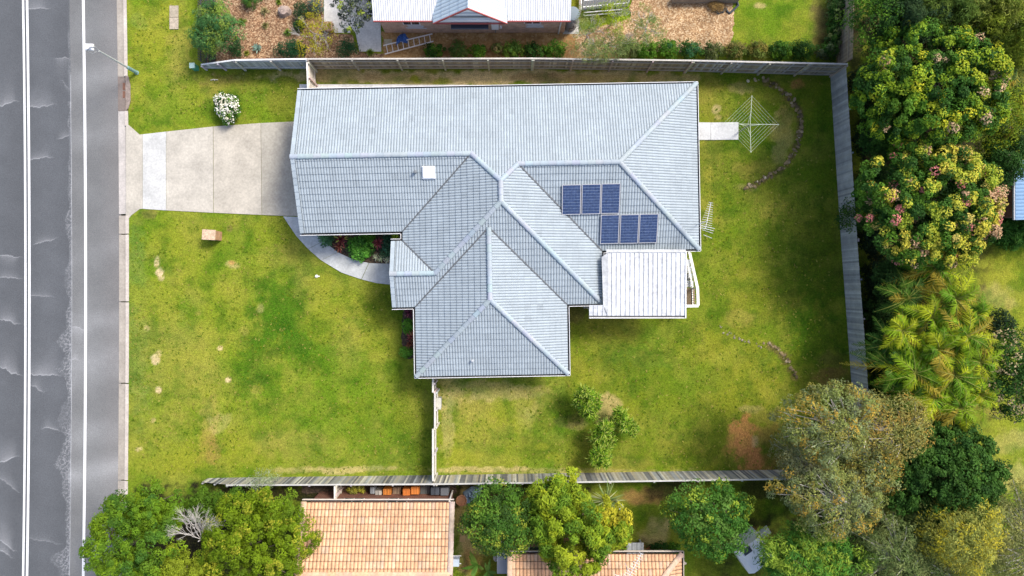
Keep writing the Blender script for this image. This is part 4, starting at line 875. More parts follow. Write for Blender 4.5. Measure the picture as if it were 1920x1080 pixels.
def crown(name, parent, c, rad, nc, cr, nl, ll, lw, pal, seed, lobes=.14, bottom=-.25, inner=.35, tip=None, tipp=0, bias=None, biasc=None, biasp=0, mat='leaf', loc=None, flat=.85, extra=None, up=.35, jit=.45, sq=1.0, big=None):
    """crown of many leaf clumps; pal = list of colours drawn per clump, tip = colour of fresh growth / flowers on a share of clumps"""
    r = np.random.default_rng(seed); c = np.array(c); rad = np.array(rad, dtype=float)
    i = np.arange(nc)+.5; zz = 1-(1-bottom)*i/nc; ph = i*2.39996+r.uniform(0, .5, nc)
    rr = np.sqrt(np.clip(1-zz**2, 0, 1)); D = np.stack([np.cos(ph)*rr, np.sin(ph)*rr, zz], 1)
    az = np.arctan2(D[:, 1], D[:, 0]); p = r.uniform(0, 6.28, 4)
    lob = 1+lobes*(np.sin(2*az+p[0])*.5+np.sin(3*az+p[1])*.8+np.sin(5*az+p[2])*.6+np.sin(4*zz*2+p[3])*.5)*(.35+.65*rr)
    Cc = D*rad*(lob*r.uniform(.80, 1.03, nc))[:, None]
    if big:                     # clumps grouped on a few large rounded boughs
        K, BR = big; kk = np.arange(K)+.5; z2 = 1-(1+.15)*kk/K; a2 = kk*2.39996+r.uniform(0, 6); r2 = np.sqrt(np.clip(1-z2**2, 0, 1))
        LD = np.stack([np.cos(a2)*r2, np.sin(a2)*r2, z2], 1); LC = LD*(rad-BR*.75)*r.uniform(.85, 1.08, K)[:, None]; bk = r.integers(0, K, nc)
        dd_ = r.normal(size=(nc, 3)); dd_ /= np.linalg.norm(dd_, axis=1, keepdims=True); dd_ = dd_+LD[bk]*.55+np.array([0, 0, .45]); dd_ /= np.linalg.norm(dd_, axis=1, keepdims=True)
        Cc = LC[bk]+dd_*(BR*r.uniform(.8, 1.25, K)[bk])[:, None]; D = dd_; lobs = bk
    ni = int(nc*inner)
    if ni:
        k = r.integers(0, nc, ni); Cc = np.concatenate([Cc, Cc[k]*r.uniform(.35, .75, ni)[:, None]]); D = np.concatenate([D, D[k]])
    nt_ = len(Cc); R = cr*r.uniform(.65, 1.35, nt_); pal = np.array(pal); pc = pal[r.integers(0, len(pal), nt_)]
    if big: pk = pal[r.integers(0, len(pal), K)]; pc[:nc] = pc[:nc]*.45+pk[lobs]*.55; pc[nc:] *= .7  # inner clumps coloured darker, painting shade into the gaps between boughs
    isx = np.zeros(nt_, bool); 
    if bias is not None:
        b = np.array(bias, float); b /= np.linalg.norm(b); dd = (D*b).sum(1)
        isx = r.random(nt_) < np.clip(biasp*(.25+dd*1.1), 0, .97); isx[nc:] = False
    istip = r.random(nt_) < tipp; istip[nc:] = False
    nl_ = nl; idx = np.repeat(np.arange(nt_), nl_); n = len(idx)
    d = r.normal(size=(n, 3)); d /= np.linalg.norm(d, axis=1, keepdims=True); d[:, 2] = np.where(r.random(n) < .75, np.abs(d[:, 2]), d[:, 2])
    rad_f = r.uniform(.35, 1, n)**.45
    pos = c+Cc[idx]+d*(R[idx]*rad_f)[:, None]*np.array([1, 1, flat])
    nrm = d*.6+r.normal(size=(n, 3))*jit+np.array([0, 0, up])+D[idx]*.3; tan = d*.7+r.normal(size=(n, 3))*.6
    col = pc[idx]*r.uniform(.72, 1.3, n)[:, None]
    if tip is not None:
        m = istip[idx] & (rad_f > .7) & (d[:, 2] > .1) & (r.random(n) < .8); col[m] = np.array(tip)*r.uniform(.8, 1.2, m.sum())[:, None]
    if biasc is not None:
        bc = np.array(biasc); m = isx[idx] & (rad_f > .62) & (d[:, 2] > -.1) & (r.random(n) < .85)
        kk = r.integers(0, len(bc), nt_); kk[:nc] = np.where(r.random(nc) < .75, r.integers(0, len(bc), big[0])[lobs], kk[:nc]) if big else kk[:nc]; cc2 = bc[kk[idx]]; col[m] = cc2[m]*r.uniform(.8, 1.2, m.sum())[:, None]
    V, F = leaf_quads(pos, nrm, tan, ll*r.uniform(.7, 1.3, n), lw*r.uniform(.7, 1.3, n))
    o = np_mesh(name, V, F, M[mat], parent, loc if loc is not None else (c[0], c[1], 0), np.repeat(col, 4, 0))
    return o, c+Cc[:nc]
def tree(name, px, py, zc, rx, ry, rz, lab, nc, cr, nl, ll, lw, pal, seed, cat='tree', group=None, bark='bark', tr=.12, branches=12, show=0, **k):
    """px,py = crown centre in the photo at height zc"""
    c = P(px, py, zc); base = Vector((c.x, c.y, 0)).lerp(P(px, py, 0), .8); base.z = 0; o = thing(name, base, lab, cat, group)
    cr_o, cl_ = crown('crown', o, c, (rx, ry, rz), nc, cr, nl, ll, lw, pal, seed, **k)
    rg = random.Random(seed); mb = MB(); z0 = max(.5, zc-rz*.6)
    j = Vector((rg.uniform(-.2, .2), rg.uniform(-.2, .2), z0)); mb.tube([base-Vector((0, 0, .05)), base+j*.5, base+j], [tr*1.3, tr, tr*.8], 8)
    for q in rg.sample(list(cl_), min(branches, len(cl_))):
        q = Vector(q); a = base+j*rg.uniform(.75, 1); m_ = a.lerp(q, .5)+Vector((rg.uniform(-.3, .3), rg.uniform(-.3, .3), rg.uniform(0, .3)))
        e = q+(q-a).normalized()*(show-.1); mb.tube([a, m_, e], [tr*.5, tr*.3, tr*.1], 5)
    mb.build('trunk', M[bark], o); return o
def shrub(name, px, py, r_, h_, lab, pal, seed, cat='shrub', group=None, ll=.11, lw=.06, nc=None, nl=50, ry=None, cr=None, **k):
    zc = h_*.45; c = P(px, py, zc); ry = ry or r_; nc = nc or max(14, int(38*r_*ry/.6)); cr = cr or max(.09, .30*min(r_, ry)**.5)
    o, _ = crown(name, None, c, (r_*.85, ry*.85, h_*.5), nc, cr, nl, ll, lw, pal, seed, bottom=-.6, loc=(c.x, c.y, 0), **k)
    return tag(o, lab, cat, group)
def rosette(px, py, z, n, L, wd, pal, seed, el=(10, 80), droop=.5, arr=None):
    """sword shaped leaves around a head; returns arrays"""
    r = np.random.default_rng(seed); c = np.array(P(px, py, z)); az = r.uniform(0, 2*np.pi, n); e = np.radians(r.uniform(el[0], el[1], n)); l = L*r.uniform(.7, 1.1, n)
    h = np.stack([np.cos(az), np.sin(az), np.zeros(n)], 1); s_ = np.stack([-np.sin(az), np.cos(az), np.zeros(n)], 1); upv = np.array([0, 0, 1.0])
    def at(t): return c+h*(l*np.cos(e)*t)[:, None]+upv*((l*np.sin(e)*t-droop*l*t*t*np.cos(e))[:, None])
    p = np.array(pal); col = p[r.integers(0, len(p), n)]*r.uniform(.75, 1.25, n)[:, None]; V = []; F = []; Cc = []
    ts = (0, .35, .7, 1.0); ws = (.6, 1.0, .75, .08)
    rows = [np.stack([at(t)-s_*wd*w_/2, at(t)+s_*wd*w_/2], 1) for t, w_ in zip(ts, ws)]
    V = np.concatenate(rows, 1).reshape(-1, 3); b = np.arange(n)*8
    F = np.concatenate([np.stack([b+2*k, b+2*k+1, b+2*k+3, b+2*k+2], 1) for k in range(3)])
    return V, F, np.repeat(col, 8, 0)
def merge(parts):
    V = []; F = []; Cc = []; n = 0
    for v, f, c in parts: V.append(v); F.append(f+n); Cc.append(c); n += len(v)
    return np.concatenate(V), np.concatenate(F), np.concatenate(Cc)
def spiky(name, px, py, heads, lab, cat='plant', group=None, trunk=0, mat='leaf'):
    base = P(px, py, 0)
    parts = [rosette(*h) if not isinstance(h, dict) else rosette(**h) for h in heads]; V, F, Cc = merge(parts)
    if trunk:
        o = thing(name, base, lab, cat, group); np_mesh('crown', V, F, M['leaf'], o, cols=Cc); mb = MB()
        for h in heads:
            q = P(h['px'], h['py'], h['z']) if isinstance(h, dict) else P(h[0], h[1], h[2]); mb.tube([Vector((base.x, base.y, 0)), base.lerp(q, .5)+Vector((0, 0, .1)), q], [trunk, trunk*.8, trunk*.6], 6)
        mb.build('trunk', M['bark'], o); return o
    return tag(np_mesh(name, V, F, M['leaf'], None, base, Cc), lab, cat, group)
def palm(px, py, zc, L, lab, seed, nf=20, pal=((.10, .20, .02), (.18, .27, .02), (.30, .35, .025)), group='palms behind the fence', name='palm_tree', tr=.09, yel=.15):
    r = np.random.default_rng(seed); c = np.array(P(px, py, zc)); o = thing(name, (c[0], c[1], 0), lab, 'palm', group); parts = []
    pal = np.array(pal); rach = MB()
    for f in range(nf):
        az = 2*np.pi*f/nf+r.uniform(-.25, .25); el = np.radians(r.uniform(5, 75)); l = L*r.uniform(.8, 1.1); h = np.array([math.cos(az), math.sin(az), 0]); s_ = np.array([-math.sin(az), math.cos(az), 0]); dr = r.uniform(.45, .9)
        tw = r.uniform(-.6, .6)
        at = lambda t: c+h*l*(np.cos(el)*t+.12*t*t)[..., None]+np.array([0, 0, 1])*(l*(np.sin(el)*t-dr*t*t))[..., None]
        m = 26; t = np.linspace(.10, 1, m); pt_ = at(t); d = at(t+.01)-pt_; d /= np.linalg.norm(d, axis=1, keepdims=True)
        up = np.cross(s_[None], d); up = up*math.cos(tw)+s_*math.sin(tw)
        sd_ = np.cross(d, up); ll = (l*.24*np.sin(np.pi*np.clip(t*.85+.12, 0, 1))+.05)*r.uniform(.8, 1.15, m); col = pal[r.integers(0, len(pal))]*r.uniform(.75, 1.25)
        if r.random() < yel: col = np.array((.42, .33, .04))*r.uniform(.7, 1.1)
        for sg in (-1, 1):
            dv = sd_*sg*.8+d*r.uniform(.4, .9, (m, 1))+up*r.uniform(-.3, .6, (m, 1))-np.array([0, 0, .3]); dv /= np.linalg.norm(dv, axis=1, keepdims=True)
            w_ = d*.025; a = pt_-w_; b = pt_+w_; tip_ = pt_+dv*ll[:, None]; mid1 = pt_+dv*ll[:, None]*.6+w_*.9-np.array([0, 0, .02]); 
            V = np.stack([a, b, mid1, tip_], 1).reshape(-1, 3); parts.append((V, np.arange(m*4).reshape(m, 4), np.repeat(col*r.uniform(.8, 1.2, (m, 1)), 4, 0)))
        ts = np.linspace(0, 1, 7); rach.tube([tuple(q) for q in at(ts)], [.03, .028, .024, .02, .015, .01, .006], 4, (.20, .22, .035))
    V, F, Cc = merge(parts); cr_ = np_mesh('crown', V, F, M['leaf'], o, cols=Cc)
    rach.build('frond_stem', M['any'], cr_)
    g = Vector(tuple(c)).lerp(P(px, py, 0), .85); mb = MB(); mb.tube([(g.x, g.y, 0), ((c[0]+g.x)/2, (c[1]+g.y)/2, zc*.5), tuple(c)], [tr*1.2, tr, tr], 8); mb.build('trunk', M['bark'], o); return o

DG = [(.028, .085, .014), (.04, .11, .018), (.055, .14, .02)]; MG = [(.06, .16, .016), (.085, .20, .018), (.12, .25, .02)]; YG = [(.22, .32, .02), (.30, .40, .02), (.38, .44, .025)]
OL = [(.22, .27, .07), (.28, .31, .08), (.36, .32, .07), (.26, .32, .13), (.20, .24, .10)]; GG = [(.14, .21, .06), (.19, .25, .08), (.25, .30, .10)]
# --- big trees on the right
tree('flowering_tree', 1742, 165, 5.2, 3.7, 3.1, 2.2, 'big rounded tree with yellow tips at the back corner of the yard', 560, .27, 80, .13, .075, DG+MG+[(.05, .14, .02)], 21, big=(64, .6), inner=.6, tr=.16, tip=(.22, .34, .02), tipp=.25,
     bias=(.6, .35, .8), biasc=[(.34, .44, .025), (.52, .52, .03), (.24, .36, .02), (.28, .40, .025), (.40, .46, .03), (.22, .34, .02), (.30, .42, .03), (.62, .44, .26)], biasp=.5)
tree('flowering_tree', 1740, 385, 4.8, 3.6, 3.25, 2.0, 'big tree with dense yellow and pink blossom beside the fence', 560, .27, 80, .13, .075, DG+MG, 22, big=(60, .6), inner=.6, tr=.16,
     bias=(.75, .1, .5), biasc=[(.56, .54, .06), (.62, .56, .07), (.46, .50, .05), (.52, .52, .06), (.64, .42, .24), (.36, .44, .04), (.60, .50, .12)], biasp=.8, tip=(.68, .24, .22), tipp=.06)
tree('conifer', 1640, 30, 4.6, 1.5, 1.5, 2.0, 'green bushy tree against the top neighbour fence', 90, .4, 50, .13, .06, MG+DG, 23)
tree('conifer', 1690, 45, 4.4, 1.9, 1.7, 2.2, 'dark pine like tree above the big yellow tipped tree', 190, .30, 70, .2, .035, [(.04, .085, .03), (.06, .11, .03), (.03, .07, .03)], 24, big=(14, .6), inner=.5, branches=30)
tree('conifer', 1755, 18, 4.8, 2.0, 1.8, 2.2, 'olive green feathery tree at the top edge, second from the right', 200, .32, 70, .2, .035, [(.10, .17, .025), (.14, .21, .03), (.08, .14, .025)], 25, big=(14, .6), inner=.5, branches=30)
tree('conifer', 1830, 60, 4.2, 2.1, 2.0, 2.0, 'dark open tree with bare twigs in the top right corner', 130, .32, 60, .2, .035, [(.07, .11, .03), (.10, .14, .03)], 26, big=(14, .6), inner=.5, branches=50, show=.4, bark='pale_bark')
tree('conifer', 1880, 55, 5.0, 1.7, 1.9, 2.2, 'yellow green feathery tree in the top right corner', 190, .30, 70, .17, .04, [(.22, .30, .03), (.30, .36, .03), (.14, .21, .025)], 27, big=(14, .6), inner=.5)
tree('leafy_tree', 1845, 20, 5.2, 1.6, 1.2, 1.8, 'light olive tree touching the top edge near the right corner', 80, .42, 50, .2, .035, [(.26, .31, .05), (.32, .36, .06)], 28, big=(14, .6), inner=.5)
tree('leafy_tree', 1912, 12, 5.0, 1.2, 1.2, 1.8, 'bright green tree cut by the top right corner', 60, .4, 50, .13, .07, MG, 29)
tree('leafy_tree', 1862, 215, 3.4, 1.5, 1.9, 1.8, 'yellow green bushy tree tucked behind the two big flowering trees', 100, .42, 55, .12, .06, [(.22, .29, .015), (.30, .35, .02), (.14, .22, .015)], 30)
palm(1905, 135, 4.5, 1.9, 'palm at the right edge above the blue roof', 31, pal=((.06, .12, .03), (.10, .17, .04), (.2, .24, .05)))
palm(1908, 235, 4.0, 2.0, 'dark palm overhanging the corner of the blue roof', 32, pal=((.05, .10, .03), (.08, .14, .04), (.12, .18, .05)))
# palms
PM = [(1755, 500, 4.6, 2.1, 'bright palm directly below the pink and yellow tree'), (1790, 560, 5.0, 1.9, 'yellowing palm at the lawn edge of the palm clump'), (1700, 560, 4.2, 1.7, 'dark palm at the top left of the palm clump'),
      (1745, 595, 4.8, 1.9, 'palm with arching fronds in the upper middle of the clump'), (1690, 620, 4.6, 1.9, 'green palm leaning over the grey fence'), (1810, 630, 5.2, 2.0, 'tall light green palm on the right side of the clump'),
      (1755, 655, 5.0, 1.9, 'palm with golden fronds in the centre of the clump'), (1670, 690, 4.2, 1.7, 'low dark palm touching the fence beside the olive tree'), (1715, 700, 4.9, 1.9, 'palm in the lower left of the clump'),
      (1790, 705, 5.2, 1.9, 'palm in the lower right of the clump by the cream blossom tree'), (1750, 745, 4.9, 1.8, 'palm with golden old fronds near the foot of the clump'), (1800, 765, 5.0, 1.6, 'bright palm at the bottom tip of the clump'),
      (1700, 745, 4.4, 1.6, 'palm overlapping the dark round tree'),
      (1830, 590, 4.6, 1.4, 'small palm on the lawn side near the top of the clump'), (1838, 680, 4.8, 1.5, 'bright palm at the far right of the clump beside the cream blossom tree'), (1665, 645, 3.8, 1.5, 'dark palm squeezed between the fence and the middle of the clump'),
      (1780, 650, 4.6, 1.7, 'bright green palm right of the golden centre palm'), (1722, 655, 4.4, 1.6, 'palm left of the golden centre palm'), (1835, 740, 4.6, 1.4, 'small bright palm at the lower right corner of the clump'), (1720, 520, 4.0, 1.5, 'dark palm in the shade under the pink and yellow tree')]
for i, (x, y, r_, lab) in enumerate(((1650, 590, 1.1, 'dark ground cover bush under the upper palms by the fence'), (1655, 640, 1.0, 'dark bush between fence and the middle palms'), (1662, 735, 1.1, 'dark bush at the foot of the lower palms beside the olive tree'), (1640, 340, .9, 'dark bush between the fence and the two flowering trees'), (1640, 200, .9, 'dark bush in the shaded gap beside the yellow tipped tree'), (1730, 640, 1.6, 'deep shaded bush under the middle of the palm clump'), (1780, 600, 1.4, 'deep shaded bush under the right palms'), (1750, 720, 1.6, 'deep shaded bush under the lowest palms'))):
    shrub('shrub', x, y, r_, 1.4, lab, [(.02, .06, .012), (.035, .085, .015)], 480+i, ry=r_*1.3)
for i, (x, y, z, L, lab) in enumerate(PM): palm(x, y, z, L, lab, 40+i, nf=19, yel=.25 if 'gold' in lab or 'yellow' in lab else .08, pal=((.10, .22, .010), (.20, .32, .012), (.38, .44, .018)) if 'dark' not in lab else ((.05, .13, .02), (.09, .19, .02)))
tree('blossom_tree', 1893, 700, 3.8, 1.5, 2.3, 1.6, 'dark tree dotted with cream blossom at the right edge', 120, .38, 55, .14, .07, DG, 60, tip=(.50, .40, .22), tipp=.3)
tree('leafy_tree', 1755, 880, 4.0, 3.1, 2.7, 2.2, 'dark green dense round tree at the lower right', 460, .27, 75, .14, .075, DG+[(.04, .10, .015), (.07, .16, .02)], 61, big=(70, .5), inner=.6)
ol = dict(branches=60, show=.25, bark='pale_bark')
tree('olive_brown_tree', 1545, 790, 5.0, 2.35, 1.9, 1.8, 'olive brown tree overhanging the back corner of the lawn', 150, .36, 70, .15, .045, OL, 62, lobes=.12, **ol, tip=(.50, .33, .05), tipp=.14, inner=.15)
tree('olive_brown_tree', 1655, 800, 4.4, 2.2, 1.9, 1.7, 'olive brown tree rising between the back fence and the palms', 170, .42, 60, .14, .04, [(.32, .30, .07), (.38, .32, .08), (.26, .28, .08)], 63, **ol, tip=(.50, .31, .06), tipp=.16, inner=.15)
tree('olive_brown_tree', 1555, 930, 4.8, 2.5, 1.9, 1.8, 'olive brown tree just beyond the bottom fence corner', 150, .36, 70, .15, .045, OL+[(.13, .17, .06)], 64, **ol, tip=(.50, .33, .05), tipp=.14, inner=.15)
tree('olive_brown_tree', 1500, 865, 4.0, 1.3, 1.5, 1.3, 'grey olive lower tree shading the bare orange earth', 90, .38, 60, .14, .04, [(.18, .20, .10), (.22, .23, .10), (.28, .27, .10)], 65, **ol)
tree('olive_brown_tree', 1630, 870, 4.2, 1.5, 1.3, 1.5, 'olive brown crown closing the gap above the back fence corner', 120, .38, 60, .14, .045, OL, 165, **ol, tip=(.50, .33, .05), tipp=.14, inner=.15)
tree('oleander', 1515, 1050, 3.6, 2.7, 1.9, 1.7, 'bright green long leaved tree at the bottom edge by the white caravan', 170, .45, 60, .26, .045, [(.06, .18, .025), (.10, .26, .03), (.16, .32, .04), (.26, .38, .04)], 66)
tree('grey_green_tree', 1660, 1035, 4.0, 2.0, 2.0, 1.7, 'grey green feathery tree at the bottom edge next to the oleander', 150, .42, 55, .18, .03, GG, 67, **ol)
tree('grey_green_tree', 1795, 1000, 5.2, 1.8, 1.9, 1.8, 'yellowish feathery tree at the bottom right', 170, .38, 60, .17, .035, [(.34, .36, .07), (.44, .42, .08), (.26, .30, .07)], 68, tip=(.60, .52, .04), tipp=.4)
tree('grey_green_tree', 1885, 1000, 4.6, 1.6, 2.6, 1.9, 'pale olive feathery tree in the bottom right corner', 150, .42, 55, .18, .035, [(.28, .30, .09), (.36, .36, .10), (.20, .24, .08)], 69, **ol)
tree('grey_green_tree', 1730, 1060, 3.8, 1.7, 1.3, 1.5, 'sage green tree between the two feathery trees at the bottom edge', 100, .42, 55, .17, .035, GG, 70, **ol)
tree('leafy_tree', 1868, 300, 3.0, 1.1, 1.5, 1.5, 'dark green bushy tree between the blossom tree and the blue roof', 110, .3, 60, .13, .06, DG, 171, big=(12, .5), inner=.5)
tree('leafy_tree', 1655, 265, 3.0, .9, 1.2, 1.3, 'dark green tree filling the gap left of the two big flowering trees', 90, .3, 60, .13, .06, DG, 172, big=(10, .45), inner=.5)
tree('leafy_tree', 1670, 520, 2.8, 1.0, 1.0, 1.2, 'dark green bushy tree between the blossom tree and the palm clump', 90, .3, 60, .13, .06, [(.03, .075, .015), (.045, .1, .02)], 173, big=(10, .45), inner=.5)
tree('leafy_tree', 1715, 960, 3.4, 1.4, 1.3, 1.3, 'olive green tree between the olive brown tree and the yellow feathery tree', 110, .3, 60, .15, .045, [(.12, .17, .04), (.16, .21, .05)], 174, big=(12, .5), inner=.4)
shrub('shrub', 1890, 430, 1.6, 1.6, 'bright leafy green shrub under the blue roofed house', [(.04, .13, .02), (.06, .18, .025), (.09, .22, .03)], 71, ry=1.1, ll=.2, lw=.05)
palm(1912, 960, 3.0, 1.6, 'small palm in shade at the right edge below the lawn', 72, pal=((.04, .10, .03), (.06, .13, .04)))
# --- undergrowth in the gap behind the grey fence
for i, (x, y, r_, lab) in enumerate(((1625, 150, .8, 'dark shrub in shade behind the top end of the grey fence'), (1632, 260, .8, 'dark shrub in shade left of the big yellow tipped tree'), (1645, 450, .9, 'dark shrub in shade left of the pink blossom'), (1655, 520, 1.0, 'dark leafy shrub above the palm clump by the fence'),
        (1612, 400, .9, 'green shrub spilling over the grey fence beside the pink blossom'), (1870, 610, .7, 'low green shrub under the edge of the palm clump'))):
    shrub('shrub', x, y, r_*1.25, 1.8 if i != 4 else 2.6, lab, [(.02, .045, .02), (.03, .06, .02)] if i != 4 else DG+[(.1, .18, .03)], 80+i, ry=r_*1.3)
# --- bottom left street trees
ST1 = [(.14, .25, .012), (.19, .30, .014), (.09, .19, .014), (.06, .15, .02)]; ST2 = [(.13, .21, .008), (.18, .27, .01), (.10, .17, .01)]
tree('street_tree', 258, 1010, 4.6, 2.3, 2.6, 1.9, 'lobed green tree overhanging the road at the bottom left', 230, .27, 90, .12, .065, ST1, 90, big=(22, .75))
tree('street_tree', 292, 950, 3.2, 1.7, 1.2, 1.2, 'lower green tree crown at the kerb below the front lawn', 110, .25, 80, .12, .065, ST1[:3], 91, big=(10, .6))
tree('street_tree', 480, 1010, 4.4, 2.85, 2.5, 1.8, 'broad olive green tree beside the terracotta roof', 300, .26, 90, .12, .06, ST2, 92, big=(26, .75), tip=(.34, .36, .03), tipp=.2)
tree('street_tree', 345, 1070, 4.4, 1.9, 1.3, 1.5, 'olive green tree cut by the bottom edge between two street trees', 130, .26, 80, .12, .06, [(.18, .24, .015), (.23, .29, .02)], 93, big=(12, .6))
tree('street_tree', 405, 945, 3.0, 1.5, .8, 1.1, 'small dark green tree under the end of the bottom fence', 70, .25, 80, .12, .06, [(.07, .15, .012), (.11, .20, .014)], 94, big=(8, .45))
tree('street_tree', 520, 950, 3.4, 1.4, 1.0, 1.2, 'small green tree crown behind the bottom fence of the front lawn', 80, .25, 80, .12, .06, [(.11, .2, .012), (.16, .25, .015)], 95, big=(9, .5))
shrub('shrub', 497, 898, .75, 3.4, 'sparse grey green sprig growing over the bottom fence', [(.35, .40, .26), (.22, .30, .12)], 96, ry=.55, nc=34, nl=26, ll=.1, lw=.03)
def bare_tree(name, px, py, lab, seed, L=1.2, z0=3.0, n0=7, depth=4, fan=None, cat='tree', r0=.045, up=.35):
    base = P(px, py, z0); base.z = 0; o = thing(name, base, lab, cat); rg = random.Random(seed); mb = MB((1, 1, 1)); top = base+Vector((0, 0, z0))
    mb.tube([base, base+Vector((.1, .05, z0*.5)), top], [r0*2.2, r0*1.8, r0*1.4], 7); tk = mb.build('trunk', M['pale_bark'], o); mb = MB()
    def grow(p, d, l, r, k):
        q = p+d*l*.5+Vector((rg.uniform(-1, 1), rg.uniform(-1, 1), rg.uniform(-.5, .5)))*l*.12; e = p+d*l; mb.tube([p, q, e], [r, r*.8, r*.6], 4, cap=False)
        if k == 0: return
        for _ in range(3 if k > 1 else 3):
            nd = (d+Vector((rg.uniform(-1, 1), rg.uniform(-1, 1), rg.uniform(-.5, .7)))*.55).normalized(); grow(q.lerp(e, rg.uniform(.2, 1)), nd, l*rg.uniform(.6, .85), r*.62, k-1)
    for i in range(n0):
        a = rg.uniform(*(fan or (0, 6.28))); grow(top-Vector((0, 0, .3)), Vector((math.cos(a), math.sin(a), up+rg.uniform(-.1, .4))).normalized(), L*rg.uniform(.8, 1.1), r0, depth)
    mb.build('branches', M['pale_bark'], o); return o
bare_tree('dead_tree', 372, 1015, 'bare grey leafless branches between the two street trees', 97, L=.78, z0=5.0, n0=8, fan=(1.0, 3.4), r0=.022, depth=4)

# --- bottom neighbours' trees
tree('citrus_tree', 938, 972, 3.2, 1.95, 1.8, 1.6, 'dense round green citrus tree below the back lawn fence', 120, .38, 80, .13, .07, [(.06, .15, .02), (.09, .2, .02), (.13, .25, .03), (.05, .11, .02)], 100, lobes=.08, tip=(.3, .36, .04), tipp=.2)
tree('leafy_tree', 1045, 930, 3.4, 1.5, 1.4, 1.2, 'yellow green leafy tree poking over the bottom fence', 80, .30, 70, .24, .07, YG+[(.10, .22, .02)], 101, big=(10, .5), inner=.3)
tree('leafy_tree', 1075, 1000, 3.8, 2.0, 2.1, 1.4, 'yellow green clustered tree hanging over the lower terracotta roof', 120, .30, 80, .24, .07, YG+[(.14, .26, .02), (.10, .20, .02)], 102, big=(16, .5), inner=.3)
tree('leafy_tree', 1010, 985, 3.3, .7, .8, .8, 'small bright yellow green crown right of the citrus tree', 14, .36, 80, .2, .06, [(.25, .36, .04), (.18, .28, .03)], 103)
tree('leafy_tree', 1140, 985, 3.4, 1.2, 1.3, 1.0, 'yellow leaved tree beside the spiky fan palm', 60, .30, 70, .24, .07, [(.36, .42, .02), (.46, .42, .03), (.20, .32, .02)], 104, big=(8, .45), inner=.3)
tree('citrus_tree', 1330, 970, 3.0, 2.15, 2.05, 1.5, 'open green tree with pale leaf tips below the bottom fence', 110, .36, 70, .15, .075, [(.05, .15, .02), (.08, .2, .025), (.12, .24, .04)], 105, lobes=.12, tip=(.30, .40, .04), tipp=.15)
bl = [dict(px=1137, py=938, z=2.2, n=70, L=1.15, wd=.05, pal=[(.30, .38, .14), (.20, .30, .10), (.42, .45, .22)], seed=5, el=(-5, 60), droop=.15)]
spiky('fan_palm', 1137, 938, bl, 'spiky pale green fan palm behind the bottom fence', 'palm', trunk=.1)
spiky('banana_plant', 905, 1062, [dict(px=895, py=1060, z=.8, n=9, L=1.0, wd=.22, pal=[(.10, .22, .03), (.18, .3, .05)], seed=6, el=(15, 60), droop=.5), dict(px=915, py=1072, z=.8, n=8, L=.8, wd=.2, pal=[(.08, .2, .03), (.15, .28, .05)], seed=7, el=(15, 60), droop=.5)], 'broad leaved green plant by the bottom edge beside the grey tank')
spiky('bromeliad', 1168, 1028, [dict(px=1166, py=1028, z=.3, n=50, L=.55, wd=.06, pal=[(.30, .10, .05), (.12, .14, .05), (.38, .16, .06)], seed=8), dict(px=1210, py=1030, z=.3, n=30, L=.4, wd=.06, pal=[(.34, .14, .06), (.2, .2, .06)], seed=9)], 'reddish spiky plant beside the grey timber platform')
shrub('shrub', 1235, 1028, .5, .8, 'dark green bush in front of the brick wall right of the timber platform', DG, 490, ry=.4)
shrub('shrub', 1262, 1030, .4, .6, 'small green bush by the right end of the lower terracotta gutter', MG, 491)
# --- yard palms (yucca like clumps)
YP = [(.14, .28, .015), (.22, .36, .02), (.32, .44, .04), (.42, .50, .10), (.07, .18, .015)]
def yucca(px, py, hs, lab, seed):
    rg = random.Random(seed); heads = []
    for (x, y, z, n, L) in hs:
        for k in range(int(n/6)):
            a, q = rg.uniform(0, 6.28), rg.uniform(0, 1)**.5; heads.append(dict(px=x+math.cos(a)*q*L*22, py=y+math.sin(a)*q*L*22, z=z-.55*q*q+rg.uniform(-.15, .1), n=22, L=L*.52, wd=.042, pal=YP, seed=seed+len(heads), el=(-10, 85), droop=.3))
    base = P(px, py, 0); o = thing('yucca', base, lab, 'plant', 'yuccas on the back lawn'); V, F, Cc = merge([rosette(**h) for h in heads]); np_mesh('crown', V, F, M['leaf'], o, cols=Cc); mb = MB()
    for (x, y, z, n, L) in hs:
        q = P(x, y, z-.3); mb.tube([base, base.lerp(q, .5)+Vector((0, 0, .1)), q], [.07, .055, .04], 6)
    mb.build('trunk', M['bark'], o)
yucca(1101, 756, [(1096, 740, 2.0, 150, .75), (1104, 762, 1.8, 150, .75), (1088, 752, 1.5, 90, .6), (1112, 750, 1.6, 90, .65), (1109, 774, 1.3, 80, .6)], 'rounded spiky yucca closest to the house on the back lawn', 200)
yucca(1165, 795, [(1176, 800, 1.9, 130, .72), (1163, 778, 1.5, 90, .6), (1186, 806, 1.5, 80, .6), (1158, 792, 1.4, 80, .6)], 'spiky yucca furthest right with a white flower head', 210)
yucca(1132, 815, [(1134, 808, 1.9, 130, .75), (1120, 818, 1.6, 100, .65), (1142, 824, 1.5, 90, .6), (1130, 830, 1.3, 80, .6)], 'spiky yucca in the middle of the back lawn clump', 220)
yucca(1126, 858, [(1122, 856, 1.8, 130, .75), (1134, 848, 1.5, 100, .65), (1132, 868, 1.4, 80, .6), (1112, 862, 1.2, 70, .55)], 'spiky yucca nearest the bottom fence', 230)

